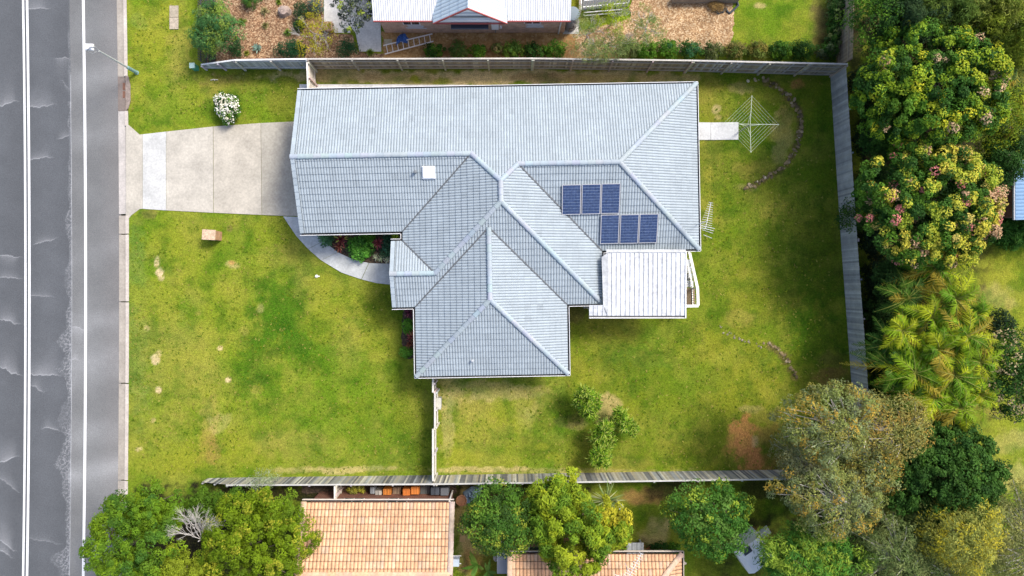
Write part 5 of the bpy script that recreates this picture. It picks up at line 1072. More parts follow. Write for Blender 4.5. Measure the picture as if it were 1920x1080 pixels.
# --- front garden beds
spiky('cordyline', 642, 452, [dict(px=640, py=448, z=.6, n=60, L=.55, wd=.07, pal=[(0.190, 0.038, 0.057), (0.114, 0.028, 0.038), (0.380, 0.095, 0.076), (0.570, 0.646, 0.114)], seed=20), dict(px=637, py=462, z=.5, n=40, L=.5, wd=.06, pal=[(0.304, 0.076, 0.057), (0.532, 0.266, 0.133), (0.152, 0.038, 0.038)], seed=21)], 'dark red and yellow spiky cordyline at the left of the curved bed')
spiky('cordyline', 709, 455, [dict(px=709, py=455, z=.6, n=55, L=.45, wd=.065, pal=[(0.418, 0.095, 0.114), (0.570, 0.171, 0.171), (0.266, 0.057, 0.076)], seed=22)], 'dusky red star shaped cordyline in the curved bed')
spiky('grass_tuft', 742, 443, [dict(px=742, py=443, z=.4, n=60, L=.38, wd=.035, pal=[(0.665, 0.798, 0.095), (0.456, 0.608, 0.076)], seed=23, el=(5, 80))], 'lime green spiky tuft in the notch of the roof')
shrub('shrub', 676, 465, .75, .9, 'bright green leafy bush in the middle of the curved bed', [(.12, .36, .04), (.17, .44, .06), (.08, .24, .04)], 300, ll=.12, lw=.07)
shrub('shrub', 612, 448, .42, .5, 'small blue green bush at the left end of the curved bed', [(.09, .22, .10), (.14, .30, .12)], 301)
shrub('shrub', 690, 445, .35, .6, 'green bush close to the gutter in the curved bed', [(.12, .30, .03), (.17, .38, .04)], 302)
shrub('shrub', 727, 462, .42, .6, 'dark teal bush by the porch end of the curved bed', [(.06, .18, .10), (.09, .24, .12), (.07, .15, .07)], 303, ry=.7)
spiky('grass_tuft', 724, 484, [dict(px=x, py=484+dy, z=.1, n=50, L=.3, wd=.02, pal=[(0.800, 0.800, 0.570), (0.532, 0.646, 0.342), (0.800, 0.800, 0.608)], seed=24+i, el=(5, 70)) for i, (x, dy) in enumerate(((705, -2), (715, 1), (726, 2)))], 'pale straw grass tufts edging the curved bed near the porch')
spiky('cordyline', 768, 588, [dict(px=768, py=587, z=.6, n=50, L=.42, wd=.06, pal=[(0.190, 0.038, 0.076), (0.342, 0.095, 0.133), (0.114, 0.038, 0.057)], seed=30)], 'dark purple cordyline at the top of the narrow bed')
spiky('cordyline', 772, 640, [dict(px=772, py=632, z=.6, n=50, L=.45, wd=.06, pal=[(0.304, 0.057, 0.076), (0.494, 0.190, 0.114), (0.152, 0.038, 0.038)], seed=31), dict(px=770, py=645, z=.5, n=40, L=.4, wd=.06, pal=[(0.380, 0.152, 0.076), (0.190, 0.057, 0.057)], seed=32)], 'red brown cordyline in the lower half of the narrow bed')
shrub('shrub', 766, 612, .38, .7, 'bright green bush between the two cordylines of the narrow bed', [(.12, .30, .03), (.17, .38, .04)], 304, ry=.5)
shrub('shrub', 763, 660, .35, .5, 'green bush at the bottom end of the narrow bed', [(.12, .30, .03), (.17, .38, .04)], 305)
wf = thing('flowering_bush', P(427, 202), 'round bush covered in white flowers on the grass by the driveway', 'bush')
c = P(427, 202, .5); crown('foliage', wf, c, (.62, .78, .5), 60, .2, 50, .1, .055, MG+DG, 310, bottom=-.6); crown('blossom', wf, c+Vector((0, 0, .05)), (.64, .8, .54), 90, .14, 9, .085, .08, [(.85, .84, .76), (.8, .76, .6)], 311, bottom=-.1, inner=0, mat='petal', up=.9, jit=.3)

# --- garden at the top left
tree('leafy_shrub', 405, 55, 1.6, 1.25, 1.35, 1.1, 'large loose green shrub leaning over the black picket fence', 90, .30, 70, .16, .04, [(.06, .17, .05), (.09, .22, .06), (.14, .28, .08), (.22, .32, .05)], 320, 'shrub', lobes=.22, tr=.06)
SHB = [(547, 93, .95, .9, .55, 'dark green dense bush beside the fence in the mulched garden', [(.02, .08, .03), (.03, .11, .04)]), (651, 91, .62, .8, .5, 'dark green bush left of the end of the concrete path', [(.02, .08, .03), (.04, .11, .04)]),
       (565, 22, .45, .8, .6, 'dark green bush right of the boulder', [(.03, .08, .03), (.04, .1, .04)]), (592, 12, .5, .7, .5, 'grey green bush beside the concrete path at the top', [(.14, .2, .16), (.1, .15, .12)]),
       (470, 2, .6, .6, .4, 'green tufted plant cut by the top edge of the mulched garden', [(.06, .16, .03), (.1, .2, .03)]), (560, 48, .3, .6, .3, 'small dark bush below the boulder', [(.03, .09, .03)]),
       (442, 90, .4, .7, .5, 'deep green bush at the foot of the large loose shrub', [(.03, .09, .03), (.05, .13, .04)])]
for i, (x, y, r_, h_, ry, lab, pl) in enumerate(SHB): shrub('shrub', x, y, r_, h_, lab, pl, 330+i, ry=ry, ll=.13, lw=.03)
tf = [(497, 22, .38, [(.42, .36, .18), (.3, .3, .12)], 'straw coloured grass clump left of the boulder'), (455, 42, .38, [(.12, .22, .03), (.2, .28, .04)], 'green grass clump right of the large loose shrub'), (523, 4, .26, [(.2, .3, .03)], 'small lime grass clump at the top edge'),
      (540, 62, .34, [(.2, .32, .04), (.12, .24, .04)], 'fresh green grass clump above the dark bush'), (498, 48, .3, [(.36, .32, .14), (.25, .28, .08)], 'faded grass clump in the middle of the mulch'), (694, 99, .32, [(.22, .32, .03), (.15, .26, .03)], 'lime grass clump at the end of the concrete path'), (463, 100, .25, [(.25, .28, .04)], 'tiny yellow green clump against the fence')]
for i, (x, y, L, pl, lab) in enumerate(tf): spiky('grass_clump', x, y, [dict(px=x, py=y, z=.05, n=150, L=L, wd=.018, pal=pl, seed=350+i, el=(15, 88), droop=.4)], lab, group='grass clumps in the mulched garden')
spiky('agave', 483, 91, [dict(px=483, py=91, z=.08, n=34, L=.36, wd=.09, pal=[(.20, .32, .26), (.28, .40, .33)], seed=360, el=(10, 70), droop=.1)], 'blue green agave rosette in the mulch')
o = rock('boulder', P(534, 24), .42, .36, .45, .3, 77, col=(.36, .28, .24)); tag(o, 'brown boulder in the mulched garden', 'boulder')
bt = bare_tree('golden_shrub', 588, 62, 'open golden leaved shrub with pale bare twigs in the mulched garden', 361, L=.62, z0=.7, n0=8, depth=3, r0=.022, up=.5, cat='shrub')
crown('foliage', bt, P(590, 65, .9), (.85, 1.5, .5), 46, .24, 34, .09, .05, [(.36, .34, .02), (.28, .30, .02), (.42, .36, .03)], 362, lobes=.3, inner=.1)
bs = bare_tree('silver_tree', 668, 22, 'open tree with dark and lime leaves over the top concrete path', 363, L=.55, z0=1.6, n0=7, depth=3, r0=.022, up=.4)
crown('foliage', bs, P(668, 20, 2.2), (1.15, 1.05, .6), 60, .18, 20, .13, .09, [(.05, .07, .05), (.08, .10, .08), (.12, .14, .12), (.30, .38, .05)], 364, lobes=.3, inner=.2)
q = P(619, 54); o = thing('timber_bench', q, 'small timber bench seat on the edge of the concrete path', 'bench')
mb = MB(); 
for k in range(4): mb.box((q.x-.2+.13*k, q.y, .40), .11, .52, .04, 0, (.46, .28, .18) if k % 2 else (.36, .2, .12))
mb.build('seat', M['wood'], o)
for dy in (-.2, .2): mb = MB((.3, .18, .1)); mb.box((q.x, q.y+dy, 0), .46, .06, .40); mb.build('leg', M['wood'], o)

# --- hedge row of the top neighbour
HG = [(718, 97, .0, None)]
hx = [(814, 96, .55, .42, MG+DG, 'round green bush first from the ladder end of the hedge row'), (860, 95, .5, .42, [(.12, .2, .04), (.2, .26, .06)], 'paler bush second from the ladder in the hedge row'), (896, 97, .42, .38, MG, 'green bush third from the ladder in the hedge row'),
      (962, 94, .6, .42, [(.14, .24, .03), (.10, .2, .03)], 'lime bush left of centre in the hedge row'), (1000, 95, .55, .42, DG, 'dark bush beside the lime one in the hedge row'), (1040, 94, .6, .45, MG, 'green bush below the brick wall corner'),
      (1180, 92, .6, .5, GG, 'grey green bush below the feathery saplings'), (1212, 95, .6, .5, MG, 'mid green bush right of the saplings'), (1252, 92, .65, .5, MG+[(.04, .15, .04)], 'bright green bush below the wood chips'), (1294, 95, .6, .5, DG+[(.05, .16, .06)], 'deep green bush below the middle of the wood chips'),
      (1335, 97, .6, .45, [(.1, .12, .04), (.07, .11, .03)], 'brownish green bush below the right end of the wood chips'), (1378, 95, .6, .5, [(.2, .18, .05), (.1, .15, .03)], 'yellowing bush below the lawn edge'), (1420, 96, .65, .5, [(.22, .19, .04), (.12, .16, .03)], 'bush with orange yellow leaves below the top lawn'),
      (1462, 95, .65, .5, DG+MG, 'green bush below the middle of the top lawn'), (1505, 95, .65, .5, DG, 'dark bush below the right end of the top lawn'), (1550, 97, .65, .45, DG+[(.09, .13, .06)], 'dark bush at the corner end of the hedge row'), (933, 92, .3, .25, [(.25, .2, .08), (.2, .24, .06)], 'small straw coloured bush left of the lime one')]
for i, (x, y, r_, ry, pl, lab) in enumerate(hx): shrub('hedge_shrub', x, y, r_*1.15, .95, lab, pl, 400+i, group='hedge along the top fence', ry=ry*1.1, ll=.12, lw=.055)
for i, (x, y, r_, ry, lab) in enumerate(((1566, 20, .5, 1.2, 'narrow dark shrub beside the brown fence at the top edge'), (1562, 68, .42, .8, 'narrow green shrub beside the brown fence'))): shrub('shrub', x, y, r_, 1.0, lab, GG[:2]+DG, 430+i, ry=ry)
for i, (x, y, z, rx, ry, lab) in enumerate(((1100, 62, 2.6, .8, 1.3, 'feathery grey green sapling right of the water tank'), (1150, 28, 2.8, .8, 1.0, 'lime green sapling over the white railing'), (1158, 85, 2.0, .8, .7, 'feathery sapling leaning towards the fence'), (1212, 52, 2.4, .85, 1.0, 'twiggy grey green sapling beside the wood chips'), (1122, 100, 1.8, .8, .5, 'bushy grey green sapling against the fence'))):
    bt = bare_tree('sapling', x, y, lab, 440+i, L=.5, z0=z*.6, n0=8, depth=3, r0=.018, up=.6)
    crown('foliage', bt, P(x, y, z), (rx, ry, .6), 40, .24, 38, .14, .022, [(.16, .24, .06), (.22, .30, .07), (.28, .34, .12)] if i != 1 else YG, 450+i, lobes=.3, inner=.2)

# ------------------------------------------------------------------ neighbour at the top
WI = lambda x, y, z: (x, y, z)
nh = thing('neighbour_house', (-2.2, 17, 0), 'pink brick house with white corrugated roof at the top of the photo', 'house')
x0, x1, yE = -7.58, 3.2, 14.6
mb = MB(); mb.box(((x0+x1)/2, yE+.35+3, 0), x1-x0-.3, 6, 2.6); mb.build('wall', M['pink_brick'], nh)
mb = MB(); tiles(mb, [(x0, yE), (x1, yE), (x1, 20.5), (x0, 20.5)], (0, -1), (0, yE), 2.7, .42, WI, rib=.125, ns=4, L=3.2, hr=.028, hc=.0, groove=.6, per=2); rf = mb.build('roof', M['white_metal'], nh)
mb = MB((.42, .10, .09)); mb.beam((x0, yE-.02, 2.66), (x1, yE-.02, 2.66), .05, .12); mb.build('gutter', M['any'], nh)
gx, yF = -2.28, 14.42; mb = MB()
for sg in (-1, 1):
    tiles(mb, [(gx, yF), (gx+sg*2.02, yF), (gx+sg*2.02, 19), (gx, 19)], (sg, 0), (gx+sg*2.02, 0), 2.82, 1.0, WI, rib=.2, ns=4, L=.5, hr=.02, hc=.03, groove=.7, tint=lambda r, s_=sg: (.52, .62, .68), rng=rng)
gr = mb.build('gable_roof', M['any'], nh)
mb = MB((.42, .10, .09))
for sg in (-1, 1): mb.beam((gx+sg*2.0, yF-.02, 2.80), (gx, yF-.02, 4.82), .05, .1)
mb.beam((gx-1.9, yF+.02, 2.72), (gx+1.9, yF+.02, 2.72), .05, .1)
mb.build('barge_board', M['any'], gr)
mb = MB((.82, .82, .82)); mb.add([(gx-1.85, yF+.08, 2.75), (gx+1.85, yF+.08, 2.75), (gx, yF+.08, 4.65)], [(0, 1, 2)])
for k in range(1, 4): zz = 2.8+.4*k; hw = 1.85*(1-(zz-2.75)/1.95); mb.beam((gx-hw, yF+.03, zz), (gx+hw, yF+.03, zz), .06, .10, (.80, .80, .80) if k % 2 else (.3, .3, .3))
mb.build('gable_louvre', M['any'], nh)
yw = yE+.35
for (xa, xb, za, zb) in ((755, 785, 1.35, 2.25), (984, 1013, 1.5, 2.3)):
    a = P(xa, 45, 1.8).x; b = P(xb, 45, 1.8).x
    mb = MB((.8, .8, .8)); mb.box(((a+b)/2, yw, za), b-a+.08, .08, zb-za); wo = mb.build('window', M['any'], nh)
    mb = MB(); mb.box(((a+b)/2-(b-a)/4-.01, yw-.03, za+.06), (b-a)/2-.05, .05, zb-za-.12); mb.box(((a+b)/2+(b-a)/4+.01, yw-.03, za+.06), (b-a)/2-.05, .05, zb-za-.12); mb.build('pane', M['glass'], wo)
    mb = MB((.62, .62, .64)); rg = random.Random(int(xa))
    for k in range(9):
        zz = za-.15-.07*k; w_ = (b-a)*(.9+.5*k/9*rg.uniform(.5, 1)); mb.box(((a+b)/2+.12+rg.uniform(-.1, .1), yw-.004, zz), w_, .012, .045)
    mb.build('whitewash_patch', M['any'], nh)
a = P(846, 40, 2).x; b = P(916, 40, 2).x; mb = MB((.04, .045, .06)); mb.beam((a, yw-.3, 2.15), (b, yw-.3, 2.15), .5, .04); mb.beam((a, yw-.55, 2.1), (b, yw-.55, 2.1), .05, .1, (.12, .13, .16)); mb.build('awning', M['any'], nh)
q = P(928, 47, 1.6).x; mb = MB((.78, .78, .78)); mb.box((q, yw-.1, 1.0), .40, .2, .75); mb.tube([(q, yw-.05, .2), (q, yw-.05, 1.0)], .03, 6, (.2, .2, .2)); mb.box((q+.32, yw-.05, .9), .14, .1, .2); mb.build('meter_box', M['any'], nh)
mb = MB((.72, .72, .72)); xq = P(1047, 50, 0).x; mb.tube([(xq+.05, yw-.06, 2.6), (xq-.0, yw-.08, .1)], .045, 8); mb.build('downpipe', M['any'], nh)
tk = thing('water_tank', P(1069, 49, 0), 'dark grey rainwater tank standing at the corner of the pink brick house', 'tank')
c = P(1069, 49, 0); mb = MB((.28, .29, .31))
prof = [(.36, 0)]+[(.37 if k % 2 else .355, .1+.12*k) for k in range(14)]+[(.36, 1.8)]; mb.lathe(c, prof, 28); mb.build('body', M['any'], tk, smooth=False)
mb = MB((.17, .22, .26)); mb.lathe(c, [(.39, 1.801), (.39, 1.85), (.3, 1.87), (.02, 1.88)], 28); mb.build('lid', M['any'], tk)
mb = MB((.08, .08, .08)); mb.tube([(c.x+.1, c.y-.4, 1.5), (c.x+.1, c.y-.44, .8), (c.x-.1, c.y-.44, .8), (c.x-.1, c.y-.44, .3)], .025, 6); mb.build('pipe', M['any'], tk)
mb = MB((.5, .48, .44)); mb.box(c+Vector((.05, -.05, .0)), .95, .85, .05); tag(mb.build('concrete_pad', M['concrete'], None, c), 'square concrete pad under the dark water tank', 'pad')
# white railing / verandah
vr = thing('verandah_rail', P(1130, 15, 0), 'white verandah railing with steps at the top of the photo', 'railing'); mb = MB((.82, .82, .82))
def rline(p, q, z0, z1, n=12):
    p, q = Vector(p), Vector(q)
    for zz in (z0, z1): mb.beam((p.x, p.y, zz), (q.x, q.y, zz), .05, .05)
    for k in range(n+1): r_ = p.lerp(q, k/n); mb.box((r_.x, r_.y, z0), .03, .03, z1-z0)
a, b, c_, d_ = P(1092, 16, .5), P(1178, 8, .5), P(1086, 34, .2), P(1180, -10, .5)
rline(a, b, .7, 1.6, 14); rline(b, d_, .7, 1.6, 4); rline(P(1086, 34, .1), P(1086, -14, .1), .3, 1.3, 14); rline(P(1094, 30, .1), P(1165, 24, .1), .15, .6, 3); mb.build('balusters', M['any'], vr)
mb = MB((.10, .11, .12)); mb.prism([(a.x, a.y-.1), (b.x, b.y-.1), (b.x, b.y+1.2), (a.x, a.y+1.2)], .4, .5); mb.build('floor', M['any'], vr)
# ladder and tarpaulin
la, lb_, lc, ld = P(719, 86, .05), P(811, 64, .05), P(722, 102, .05), P(813, 78, .05); ldr = thing('ladder', P(765, 83), 'aluminium ladder lying on the ground beside the pink brick wall', 'ladder')
for p, q in ((la, lb_), (lc, ld)):
    mb = MB((.80, .76, .72)); mb.beam(p+Vector((0, 0, .05)), q+Vector((0, 0, .05)), .055, .06); mb.build('stile', M['any'], ldr)
for k in range(9):
    f = .06+k*.11; mb = MB((.78, .74, .70)); mb.beam(la.lerp(lb_, f)+Vector((0, 0, .05)), lc.lerp(ld, f)+Vector((0, 0, .05)), .04, .03); mb.build('rung', M['any'], ldr)
def cloth(name, pxs, h, col, lab, cat, seed, mat='any'):
    rg = np.random.default_rng(seed); pl = [P(x, y) for x, y in pxs]; c = sum(pl, Vector())/len(pl); vs = []; n = len(pl)*3; ring_ = []
    for i in range(len(pl)):
        for k in range(3): ring_.append(pl[i].lerp(pl[(i+1) % len(pl)], k/3))
    for j in range(5):
        f = j/5
        for p in ring_: q = p.lerp(c, f); vs.append((q.x+rg.uniform(-.03, .03), q.y+rg.uniform(-.03, .03), .02+h*(f**.6)*rg.uniform(.5, 1.2)))
    vs.append((c.x, c.y, h)); fs = [(j*n+i, j*n+(i+1) % n, (j+1)*n+(i+1) % n, (j+1)*n+i) for j in range(4) for i in range(n)]+[(4*n+i, 4*n+(i+1) % n, 5*n) for i in range(n)]
    mb = MB(col); mb.add(vs, fs); return tag(mb.build(name, M[mat], None, (c.x, c.y, 0)), lab, cat)
cloth('tarpaulin', [(742, 86), (744, 72), (750, 64), (760, 64), (767, 73), (764, 82), (752, 80)], .4, (.05, .14, .42), 'crumpled blue tarpaulin beside the ladder', 'tarpaulin', 5)
q = P(728, 79); mb = MB((.45, .38, .25)); mb.box(q, .45, .3, .06, .05); tag(mb.build('paving_slab', M['concrete'], None, q), 'yellowish paving slab beside the end of the ladder', 'slab')
mb = MB((.05, .06, .07)); q = [P(x, y, .06) for x, y in ((1342, 20), (1346, 25), (1356, 22), (1360, 14), (1364, 22), (1368, 25), (1376, 18), (1384, 10), (1380, -4))]; mb.tube(q, .07, 8)
tag(mb.build('drain_hose', M['any'], None, q[0]), 'black corrugated hose snaking over wood chips at the top edge', 'hose')
for i, (x, y, lab) in enumerate(((1337, 11, 'round dry plant mound left of the black hose'), (1349, 14, 'round dry plant mound beside the loop of the black hose'))): shrub('shrub', x, y, .28, .35, lab, [(.42, .28, .10), (.3, .2, .08)], 460+i, ll=.07, lw=.02)
mb = MB((.34, .30, .25))
a, b = P(1262, -2, .3), P(1385, -3, .3); mb.beam((a.x, a.y, .3), (b.x, b.y, .3), .3, .6); tag(mb.build('retaining_wall', M['wood'], None, (a.x, a.y, 0)), 'low timber retaining wall at the top edge behind the wood chips', 'wall')

# blue roofed house on the right
bh = thing('blue_roof_house', P(1950, 355, 0), 'blue metal roof of a building cut by the right edge', 'building')
a, b = P(1906, 300, 2.9), P(1906, 412, 2.9); X0, Y1, Y0 = a.x, a.y, b.y
mb = MB(); mb.box((X0+3.3, (Y0+Y1)/2, 0), 6, Y1-Y0-.5, 2.7, 0); mb.build('wall', M['red_brick'], bh)
mb = MB(); tiles(mb, [(X0, Y0), (X0+6, Y0), (X0+6, Y1), (X0, Y1)], (-1, 0), (X0, 0), 2.8, .25, WI, rib=.2, ns=4, L=3.5, hr=.02, hc=0, groove=.8, tint=lambda r: (.22, .38, .60), rng=rng); mb.build('roof', M['any'], bh)
mb = MB((.4, .42, .45)); mb.beam((X0-.05, Y0, 2.75), (X0-.05, Y1, 2.75), .06, .12); mb.build('gutter', M['any'], bh)
mb = MB(); nb = 10; p = P(1888, 355, .4)
for k in range(nb): mb.box((p.x-.5+.13*k, p.y, .3), .12, 2.6, .05, 0, (.10, .07, .05))
tag(mb.build('timber_platform', M['wood'], None, (p.x, p.y, 0)), 'dark timber platform in shade beside the blue roof', 'platform')

# ------------------------------------------------------------------ terracotta houses at the bottom
def orange_tint(r):
    k = r.random(); c = (.74, .44, .26) if k < .55 else ((.70, .39, .22) if k < .75 else ((.72, .50, .34) if k < .96 else (.58, .43, .33))); j = r.uniform(.92, 1.07); c = tuple(a*.6+b*.4 for a, b in zip(c, (.72, .43, .26))); return tuple(x*j for x in c)
oh = thing('terracotta_house', (-7.3, -14, 0), 'red brick house with big faded terracotta tile roof at the bottom edge', 'house')
X0, X1, YE = -11.4, -3.28, -11.72; RY = -15.15; rg = random.Random(31)
mb = MB(); mb.box(((X0+X1)/2, YE-.2-3.2, 0), X1-X0-.35, 6.4, 2.5); mb.build('wall', M['red_brick'], oh)
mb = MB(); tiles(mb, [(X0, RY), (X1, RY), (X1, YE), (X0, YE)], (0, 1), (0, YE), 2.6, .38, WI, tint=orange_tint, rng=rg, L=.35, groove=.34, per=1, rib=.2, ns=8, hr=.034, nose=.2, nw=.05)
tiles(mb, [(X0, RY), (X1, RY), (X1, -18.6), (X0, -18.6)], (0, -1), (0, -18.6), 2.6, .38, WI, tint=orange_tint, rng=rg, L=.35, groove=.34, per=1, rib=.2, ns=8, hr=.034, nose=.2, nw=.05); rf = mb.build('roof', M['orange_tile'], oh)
zr = 2.6+.38*(YE-RY); mb = MB()
for xe, c in ((X0, (.55, .38, .28)), (X1, (.48, .38, .33))):
    for (ya, yb, za, zb) in ((YE, RY, 2.6, zr), (-18.6, RY, 2.6, zr)): ridge_cap(mb, (xe, ya, za+.05), (xe, yb, zb+.05), r=.13, col=c, rng=rg)
ridge_cap(mb, (X0, RY, zr+.05), (X1, RY, zr+.05), r=.13, col=(.7, .45, .3), rng=rg); mb.build('ridge_capping', M['orange_tile'], rf)
mb = MB((.55, .20, .02)); 
mb = MB(); gutter(mb, [(X0, YE), (X1, YE)][0:2]+[(X1, YE-.01), (X0, YE-.01)], WI, 2.58, skip=(1, 2, 3), lip=(.75, .66, .58)); mb.build('gutter', M['any'], oh)
mb = MB((.78, .74, .68)); mb.tube([(X1-.15, YE+.02, 2.5), (X1-.2, YE-.12, 2.2), (X1-.2, YE-.12, .1)], .05, 8); mb.build('downpipe', M['any'], oh)
for xc in (-6.4, -9.1+.2):
    mb = MB((.75, .72, .66)); mb.box((xc, YE-.2, 1.4), 1.15, .08, .8); wo = mb.build('window', M['any'], oh); mb = MB(); mb.box((xc-.28, YE-.17, 1.46), .5, .06, .68); mb.box((xc+.28, YE-.17, 1.46), .5, .06, .68); mb.build('pane', M['glass'], wo)
q = P(853, 1055, 2.0); o = thing('air_conditioner', (X1+.05, q.y, 1.2), 'small pale blue grey air conditioner box on the side wall of terracotta house', 'air conditioner')
mb = MB((.50, .60, .72)); mb.box((X1+.08, q.y, 1.6), .5, .4, .45); mb.build('casing', M['any'], o); mb = MB((.75, .75, .75))
for dy in (-.22, .22): mb.beam((X1-.2, q.y+dy, 1.58), (X1+.42, q.y+dy, 1.58), .04, .04)
mb.build('bracket', M['any'], o)
# lean-to
mb = MB(); a = P(553, 977, 2.2); 
pts = [P(x, y, 2.2) for x, y in ((551, 974), (564, 950), (576, 958), (576, 1004), (566, 997))]
mb.prism([(p.x, p.y) for p in pts][::-1], 2.1, 2.15, (.62, .66, .70))
for k in range(5):
    p, q = pts[0].lerp(pts[1], k/4), pts[4].lerp(pts[3], k/4); mb.beam((p.x, p.y, 2.17), (q.x, q.y, 2.17), .03, .04, (.7, .74, .78))
mb.beam((pts[1].x-.05, pts[1].y-.3, 2.2), (pts[2].x, pts[2].y-.1, 2.2), .06, .05, (.05, .05, .05))
for p in (pts[0], pts[4]): mb.box((p.x+.1, p.y, 0), .06, .06, 2.1, 0, (.4, .4, .4))
tag(mb.build('awning', M['any'], None, (a.x, a.y, 0)), 'tilted grey metal awning between the green tree and terracotta roof', 'awning')
# stored goods along the wall
def crate(name, x0, y0, x1, y1, h, col, lab, cat, slats=4, mat='any', group=None):
    p, q = P(x0, y1, h), P(x1, y0, h); cx, cy, sx, sy = (p.x+q.x)/2, (p.y+q.y)/2, abs(q.x-p.x), abs(q.y-p.y); mb = MB(col); mb.box((cx, cy, .02), sx*.96, sy*.96, h-.08)
    for k in range(slats): mb.box((cx-sx/2+sx*(k+.5)/slats, cy, h-.06), sx/slats*.82, sy, .06, 0, tuple(v*(.8+.25*(k % 2)) for v in col))
    return tag(mb.build(name, M[mat], None, (cx, cy, 0)), lab, cat, group)
crate('tile_stack', 718, 917, 733, 928, .8, (.62, .22, .04), 'orange roof tile stack left of the timber offcuts', 'tile stack', 5)
crate('tile_stack', 755, 917, 769, 929, .9, (.66, .20, .04), 'orange roof tile stack right of the timber offcuts', 'tile stack', 5)
crate('tile_stack', 770.5, 913, 786, 927, .9, (.72, .24, .05), 'tilted orange roof tile stack at the right end of the tile row', 'tile stack', 7)
crate('timber_pile', 736, 914, 752, 927, .5, (.25, .18, .12), 'timber offcuts standing between the orange tile stacks', 'timber', 5, 'wood')
crate('concrete_block', 703, 920, 716, 928, .7, (.42, .40, .36), 'pale concrete blocks left of the orange tiles', 'block', 2)
crate('storage_box', 694, 914, 702, 926, .8, (.25, .27, .29), 'grey storage box left of the concrete blocks', 'box', 2)
crate('metal_sheet', 788, 912, 806, 926, .5, (.13, .14, .14), 'dark sheet metal pile right of the orange tiles', 'sheet metal', 9)
crate('wheelie_bin', 807, 914, 824, 928, 1.05, (.06, .07, .09), 'dark bin second from the house corner', 'bin', 2)
crate('wheelie_bin', 825, 915, 841, 929, 1.05, (.15, .16, .18), 'grey bin standing at the house corner', 'bin', 1)
shrub('shrub', 668, 917, .5, .8, 'yellow green weeds between the bottom fence and brick wall', [(.4, .38, .05), (.3, .3, .06)], 470, ry=.2)
q = P(866, 934); mb = MB((.42, .20, .10)); mb.lathe(q, [(.22, 0), (.30, .4), (.32, .5), (.28, .5), (.26, .42), (.02, .4)], 16); tag(mb.build('plant_pot', M['any'], None, q), 'round terracotta pot beside the citrus tree', 'pot')
cloth('tarpaulin', [(870, 944), (868, 922), (884, 912), (905, 912), (900, 930), (880, 944)], .5, (.20, .28, .36), 'blue grey sheet beside the terracotta pot under the citrus tree', 'tarpaulin', 8)
q = P(868, 1000); mb = MB((.46, .33, .14)); mb.box(q, .32, 1.0, .03, -.08); tag(mb.build('stepping_plank', M['wood'], None, q), 'yellowish plank on bare ground right of terracotta roof', 'plank')
# second terracotta house
o2 = thing('terracotta_house', (4.6, -17, 0), 'lower brick house with pinkish terracotta roof and hip at the bottom edge', 'house'); X0, X1, YE = -.12, 9.3, -14.55; D_ = 4.6
mb = MB(); mb.box(((X0+5.2)/2, YE-.1-4, 0), 5.2-X0-.3, 8, 2.5); mb.box((7.1, YE-1.2-3.4, 0), 3.8, 6.8, 2.49); mb.build('wall', M['red_brick'], o2)
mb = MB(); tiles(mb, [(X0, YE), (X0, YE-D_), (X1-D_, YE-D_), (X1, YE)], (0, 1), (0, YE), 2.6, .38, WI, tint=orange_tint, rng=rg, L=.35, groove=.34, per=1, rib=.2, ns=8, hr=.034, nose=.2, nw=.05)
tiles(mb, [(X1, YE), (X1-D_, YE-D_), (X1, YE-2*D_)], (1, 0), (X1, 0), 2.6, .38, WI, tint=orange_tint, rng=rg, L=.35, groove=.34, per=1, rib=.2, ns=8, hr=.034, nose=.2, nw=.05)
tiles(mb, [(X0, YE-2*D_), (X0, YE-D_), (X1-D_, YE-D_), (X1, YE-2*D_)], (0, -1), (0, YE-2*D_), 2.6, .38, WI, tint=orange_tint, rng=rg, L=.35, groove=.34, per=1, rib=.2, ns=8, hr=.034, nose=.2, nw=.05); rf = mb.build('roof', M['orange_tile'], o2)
mb = MB(); ridge_cap(mb, (X1, YE, 2.66), (X1-D_, YE-D_, 2.66+.38*D_), col=(.66, .46, .34), rng=rg); mb.build('ridge_capping', M['orange_tile'], rf); mb = MB(); ridge_cap(mb, (X0, YE, 2.65), (X0, YE-D_, 2.65+.38*D_), col=(.55, .4, .3), rng=rg); mb.build('barge_capping', M['orange_tile'], rf)
mb = MB(); gutter(mb, [(X0, YE), (X1, YE), (X1, YE-6), (X0, YE-6)], WI, 2.58, skip=(2, 3), lip=(.72, .62, .52)); mb.build('gutter', M['any'], o2)
mb = MB((.78, .77, .74)); xc = P(1009, 1027, 1.8).x; mb.box((xc, YE-.1, 1.5), 1.1, .1, .75); wo = mb.build('window', M['any'], o2); mb = MB(); mb.box((xc, YE-.06, 1.56), .98, .06, .63); mb.build('pane', M['glass'], wo)
q = P(937, 1052, 1.6); o = thing('grey_tank', q, 'flat grey metal box tank against the lower terracotta house', 'tank'); q = P(946, 1055, 1.7)
mb = MB((.36, .37, .40)); mb.box((q.x-.08, q.y, 0), .62, 1.15, 1.7); mb.build('body', M['any'], o); mb = MB((.42, .43, .46)); mb.box((q.x-.08, q.y, 1.701), .68, 1.2, .05); mb.beam((q.x+.16, q.y-.58, 1.77), (q.x+.16, q.y+.58, 1.77), .03, .04); mb.build('lid', M['any'], o)
cloth('plastic_bag', [(924, 1048), (925, 1043), (931, 1041), (935, 1046), (931, 1053)], .4, (.75, .75, .75), 'white plastic bag beside the grey metal box', 'bag', 9)
o, t = aerial(P(1172, 1056, 3.0), 1.6, math.radians(62), 14, 1.8, 'television aerial with long boom on the lower terracotta roof', (.75, .76, .78))
mb = MB((.75, .76, .78))
for k in range(5): p = t+Vector((-.2-.12*k, -.25-.03*k, -.3)); mb.tube([p, p+Vector((.05, .25, .0))], .01, 4)
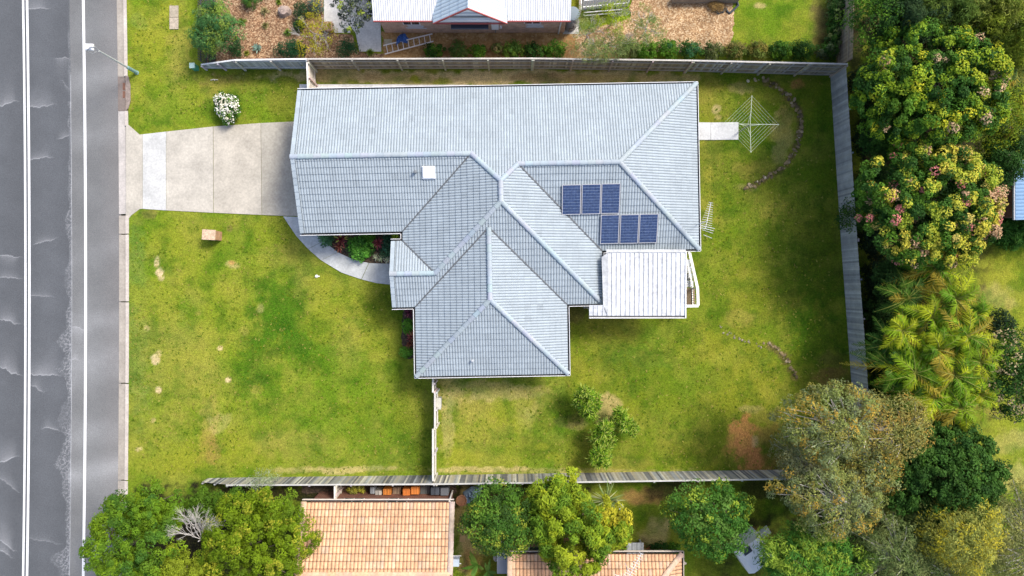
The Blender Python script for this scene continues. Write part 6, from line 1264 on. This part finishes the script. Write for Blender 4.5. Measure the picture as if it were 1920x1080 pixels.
mb.tube([t+Vector((-.75, -.1, -.3)), t+Vector((0, -.35, -.3))], .013, 4); mb.build('dipole', M['any'], o)
o = thing('timber_platform', P(1190, 1028), 'silvery timber slat platform by the lower terracotta roof', 'platform'); mb = MB(); a, b = P(1175, 1042, .8), P(1207, 1018, .8)
for k in range(11): mb.box((a.x+(b.x-a.x)*(k+.5)/11, (a.y+b.y)/2, .75), .075, b.y-a.y, .04, 0, (.45, .48, .50) if k % 3 else (.32, .34, .36))
mb.build('slats', M['wood'], o)
for x in (a.x+.1, b.x-.1):
    mb = MB((.3, .3, .3)); mb.box((x, (a.y+b.y)/2, 0), .08, .6, .749); mb.build('leg', M['wood'], o)
q = P(1162, 950, 1.2); mb = MB((.62, .72, .76)); mb.box((q.x, q.y, 1.1), .42, .3, .04, -.8); mb.box((q.x, q.y, 0), .1, .1, 1.1, -.8); tag(mb.build('bird_table', M['any'], None, (q.x, q.y, 0)), 'small pale blue table top beside the spiky fan palm', 'table')
q = P(1282, 1062, 1.8); mb = MB((.45, .40, .33)); a = P(1276, 1048, 1.9); mb.add([(a.x, a.y+.02, 1.95), (a.x+.35, a.y-.25, 1.85), (a.x+.35, a.y-.32, 1.85), (a.x, a.y-.32, 1.95), (a.x, a.y+.02, 1.88), (a.x+.35, a.y-.25, 1.78), (a.x+.35, a.y-.32, 1.78), (a.x, a.y-.32, 1.88)], [(0, 3, 2, 1), (4, 5, 6, 7), (0, 1, 5, 4), (1, 2, 6, 5), (2, 3, 7, 6), (3, 0, 4, 7)])
mb.box((a.x+.08, a.y-.9, 0), .14, 1.2, 1.85, 0, (.4, .4, .38)); tag(mb.build('side_awning', M['wood'], None, (a.x, a.y, 0)), 'small weathered timber hood on the right side of the lower terracotta house', 'awning')

# white caravan under the oleander
cv_ = thing('caravan', P(1415, 1040), 'white caravan half hidden under the bright green tree at the bottom', 'caravan')
def CV(s_, t_, z):      # local frame: s along the long side, t across
    o_ = P(1380, 1038, 2.0); ax = Vector((.80, .60, 0)); ay = Vector((.55, -.83, 0)); return (o_.x+ax.x*s_+ay.x*t_, o_.y+ax.y*s_+ay.y*t_, z)
mb = MB((.85, .86, .88)); 
prof = [(0, .5), (0, 1.7), (.25, 2.0), (1.5, 2.05), (1.7, 1.9), (1.7, .5)]
n = len(prof); vs = [CV(s_, 0, z) for s_, z in prof]+[CV(s_, 1.5, z) for s_, z in prof]; mb.add(vs, [tuple(range(n)), tuple(range(n, 2*n))[::-1]]+[(i, i+n, (i+1) % n+n, (i+1) % n) for i in range(n)]); mb.build('body', M['glossy'], cv_)
mb = MB((.05, .06, .07)); mb.add([CV(.35, .05, 2.03), CV(.85, .05, 2.05), CV(.85, .40, 2.05), CV(.35, .40, 2.03)], [(0, 1, 2, 3)]); mb.hexa([CV(.35, .05, 2.02), CV(.85, .05, 2.02), CV(.85, .4, 2.02), CV(.35, .4, 2.02)], [CV(.35, .05, 2.07), CV(.85, .05, 2.09), CV(.85, .4, 2.07), CV(.35, .4, 2.05)], (.10, .13, .15)); mb.build('roof_hatch', M['glass'], cv_)
mb = MB((.55, .56, .58)); mb.hexa([CV(1.7, .0, 1.5), CV(2.35, .0, 1.5), CV(2.35, .35, 1.5), CV(1.7, .35, 1.5)], [CV(1.7, .0, 1.95), CV(2.3, .0, 1.8), CV(2.3, .35, 1.8), CV(1.7, .35, 1.95)]); mb.build('front_box', M['glossy'], cv_)
for s_ in (.5, 1.2):
    mb = MB((.03, .03, .03)); p, q = Vector(CV(s_, -.02, .28)), Vector(CV(s_, .18, .28)); mb.tube([p, q], .28, 14); mb.build('wheel', M['any'], cv_)
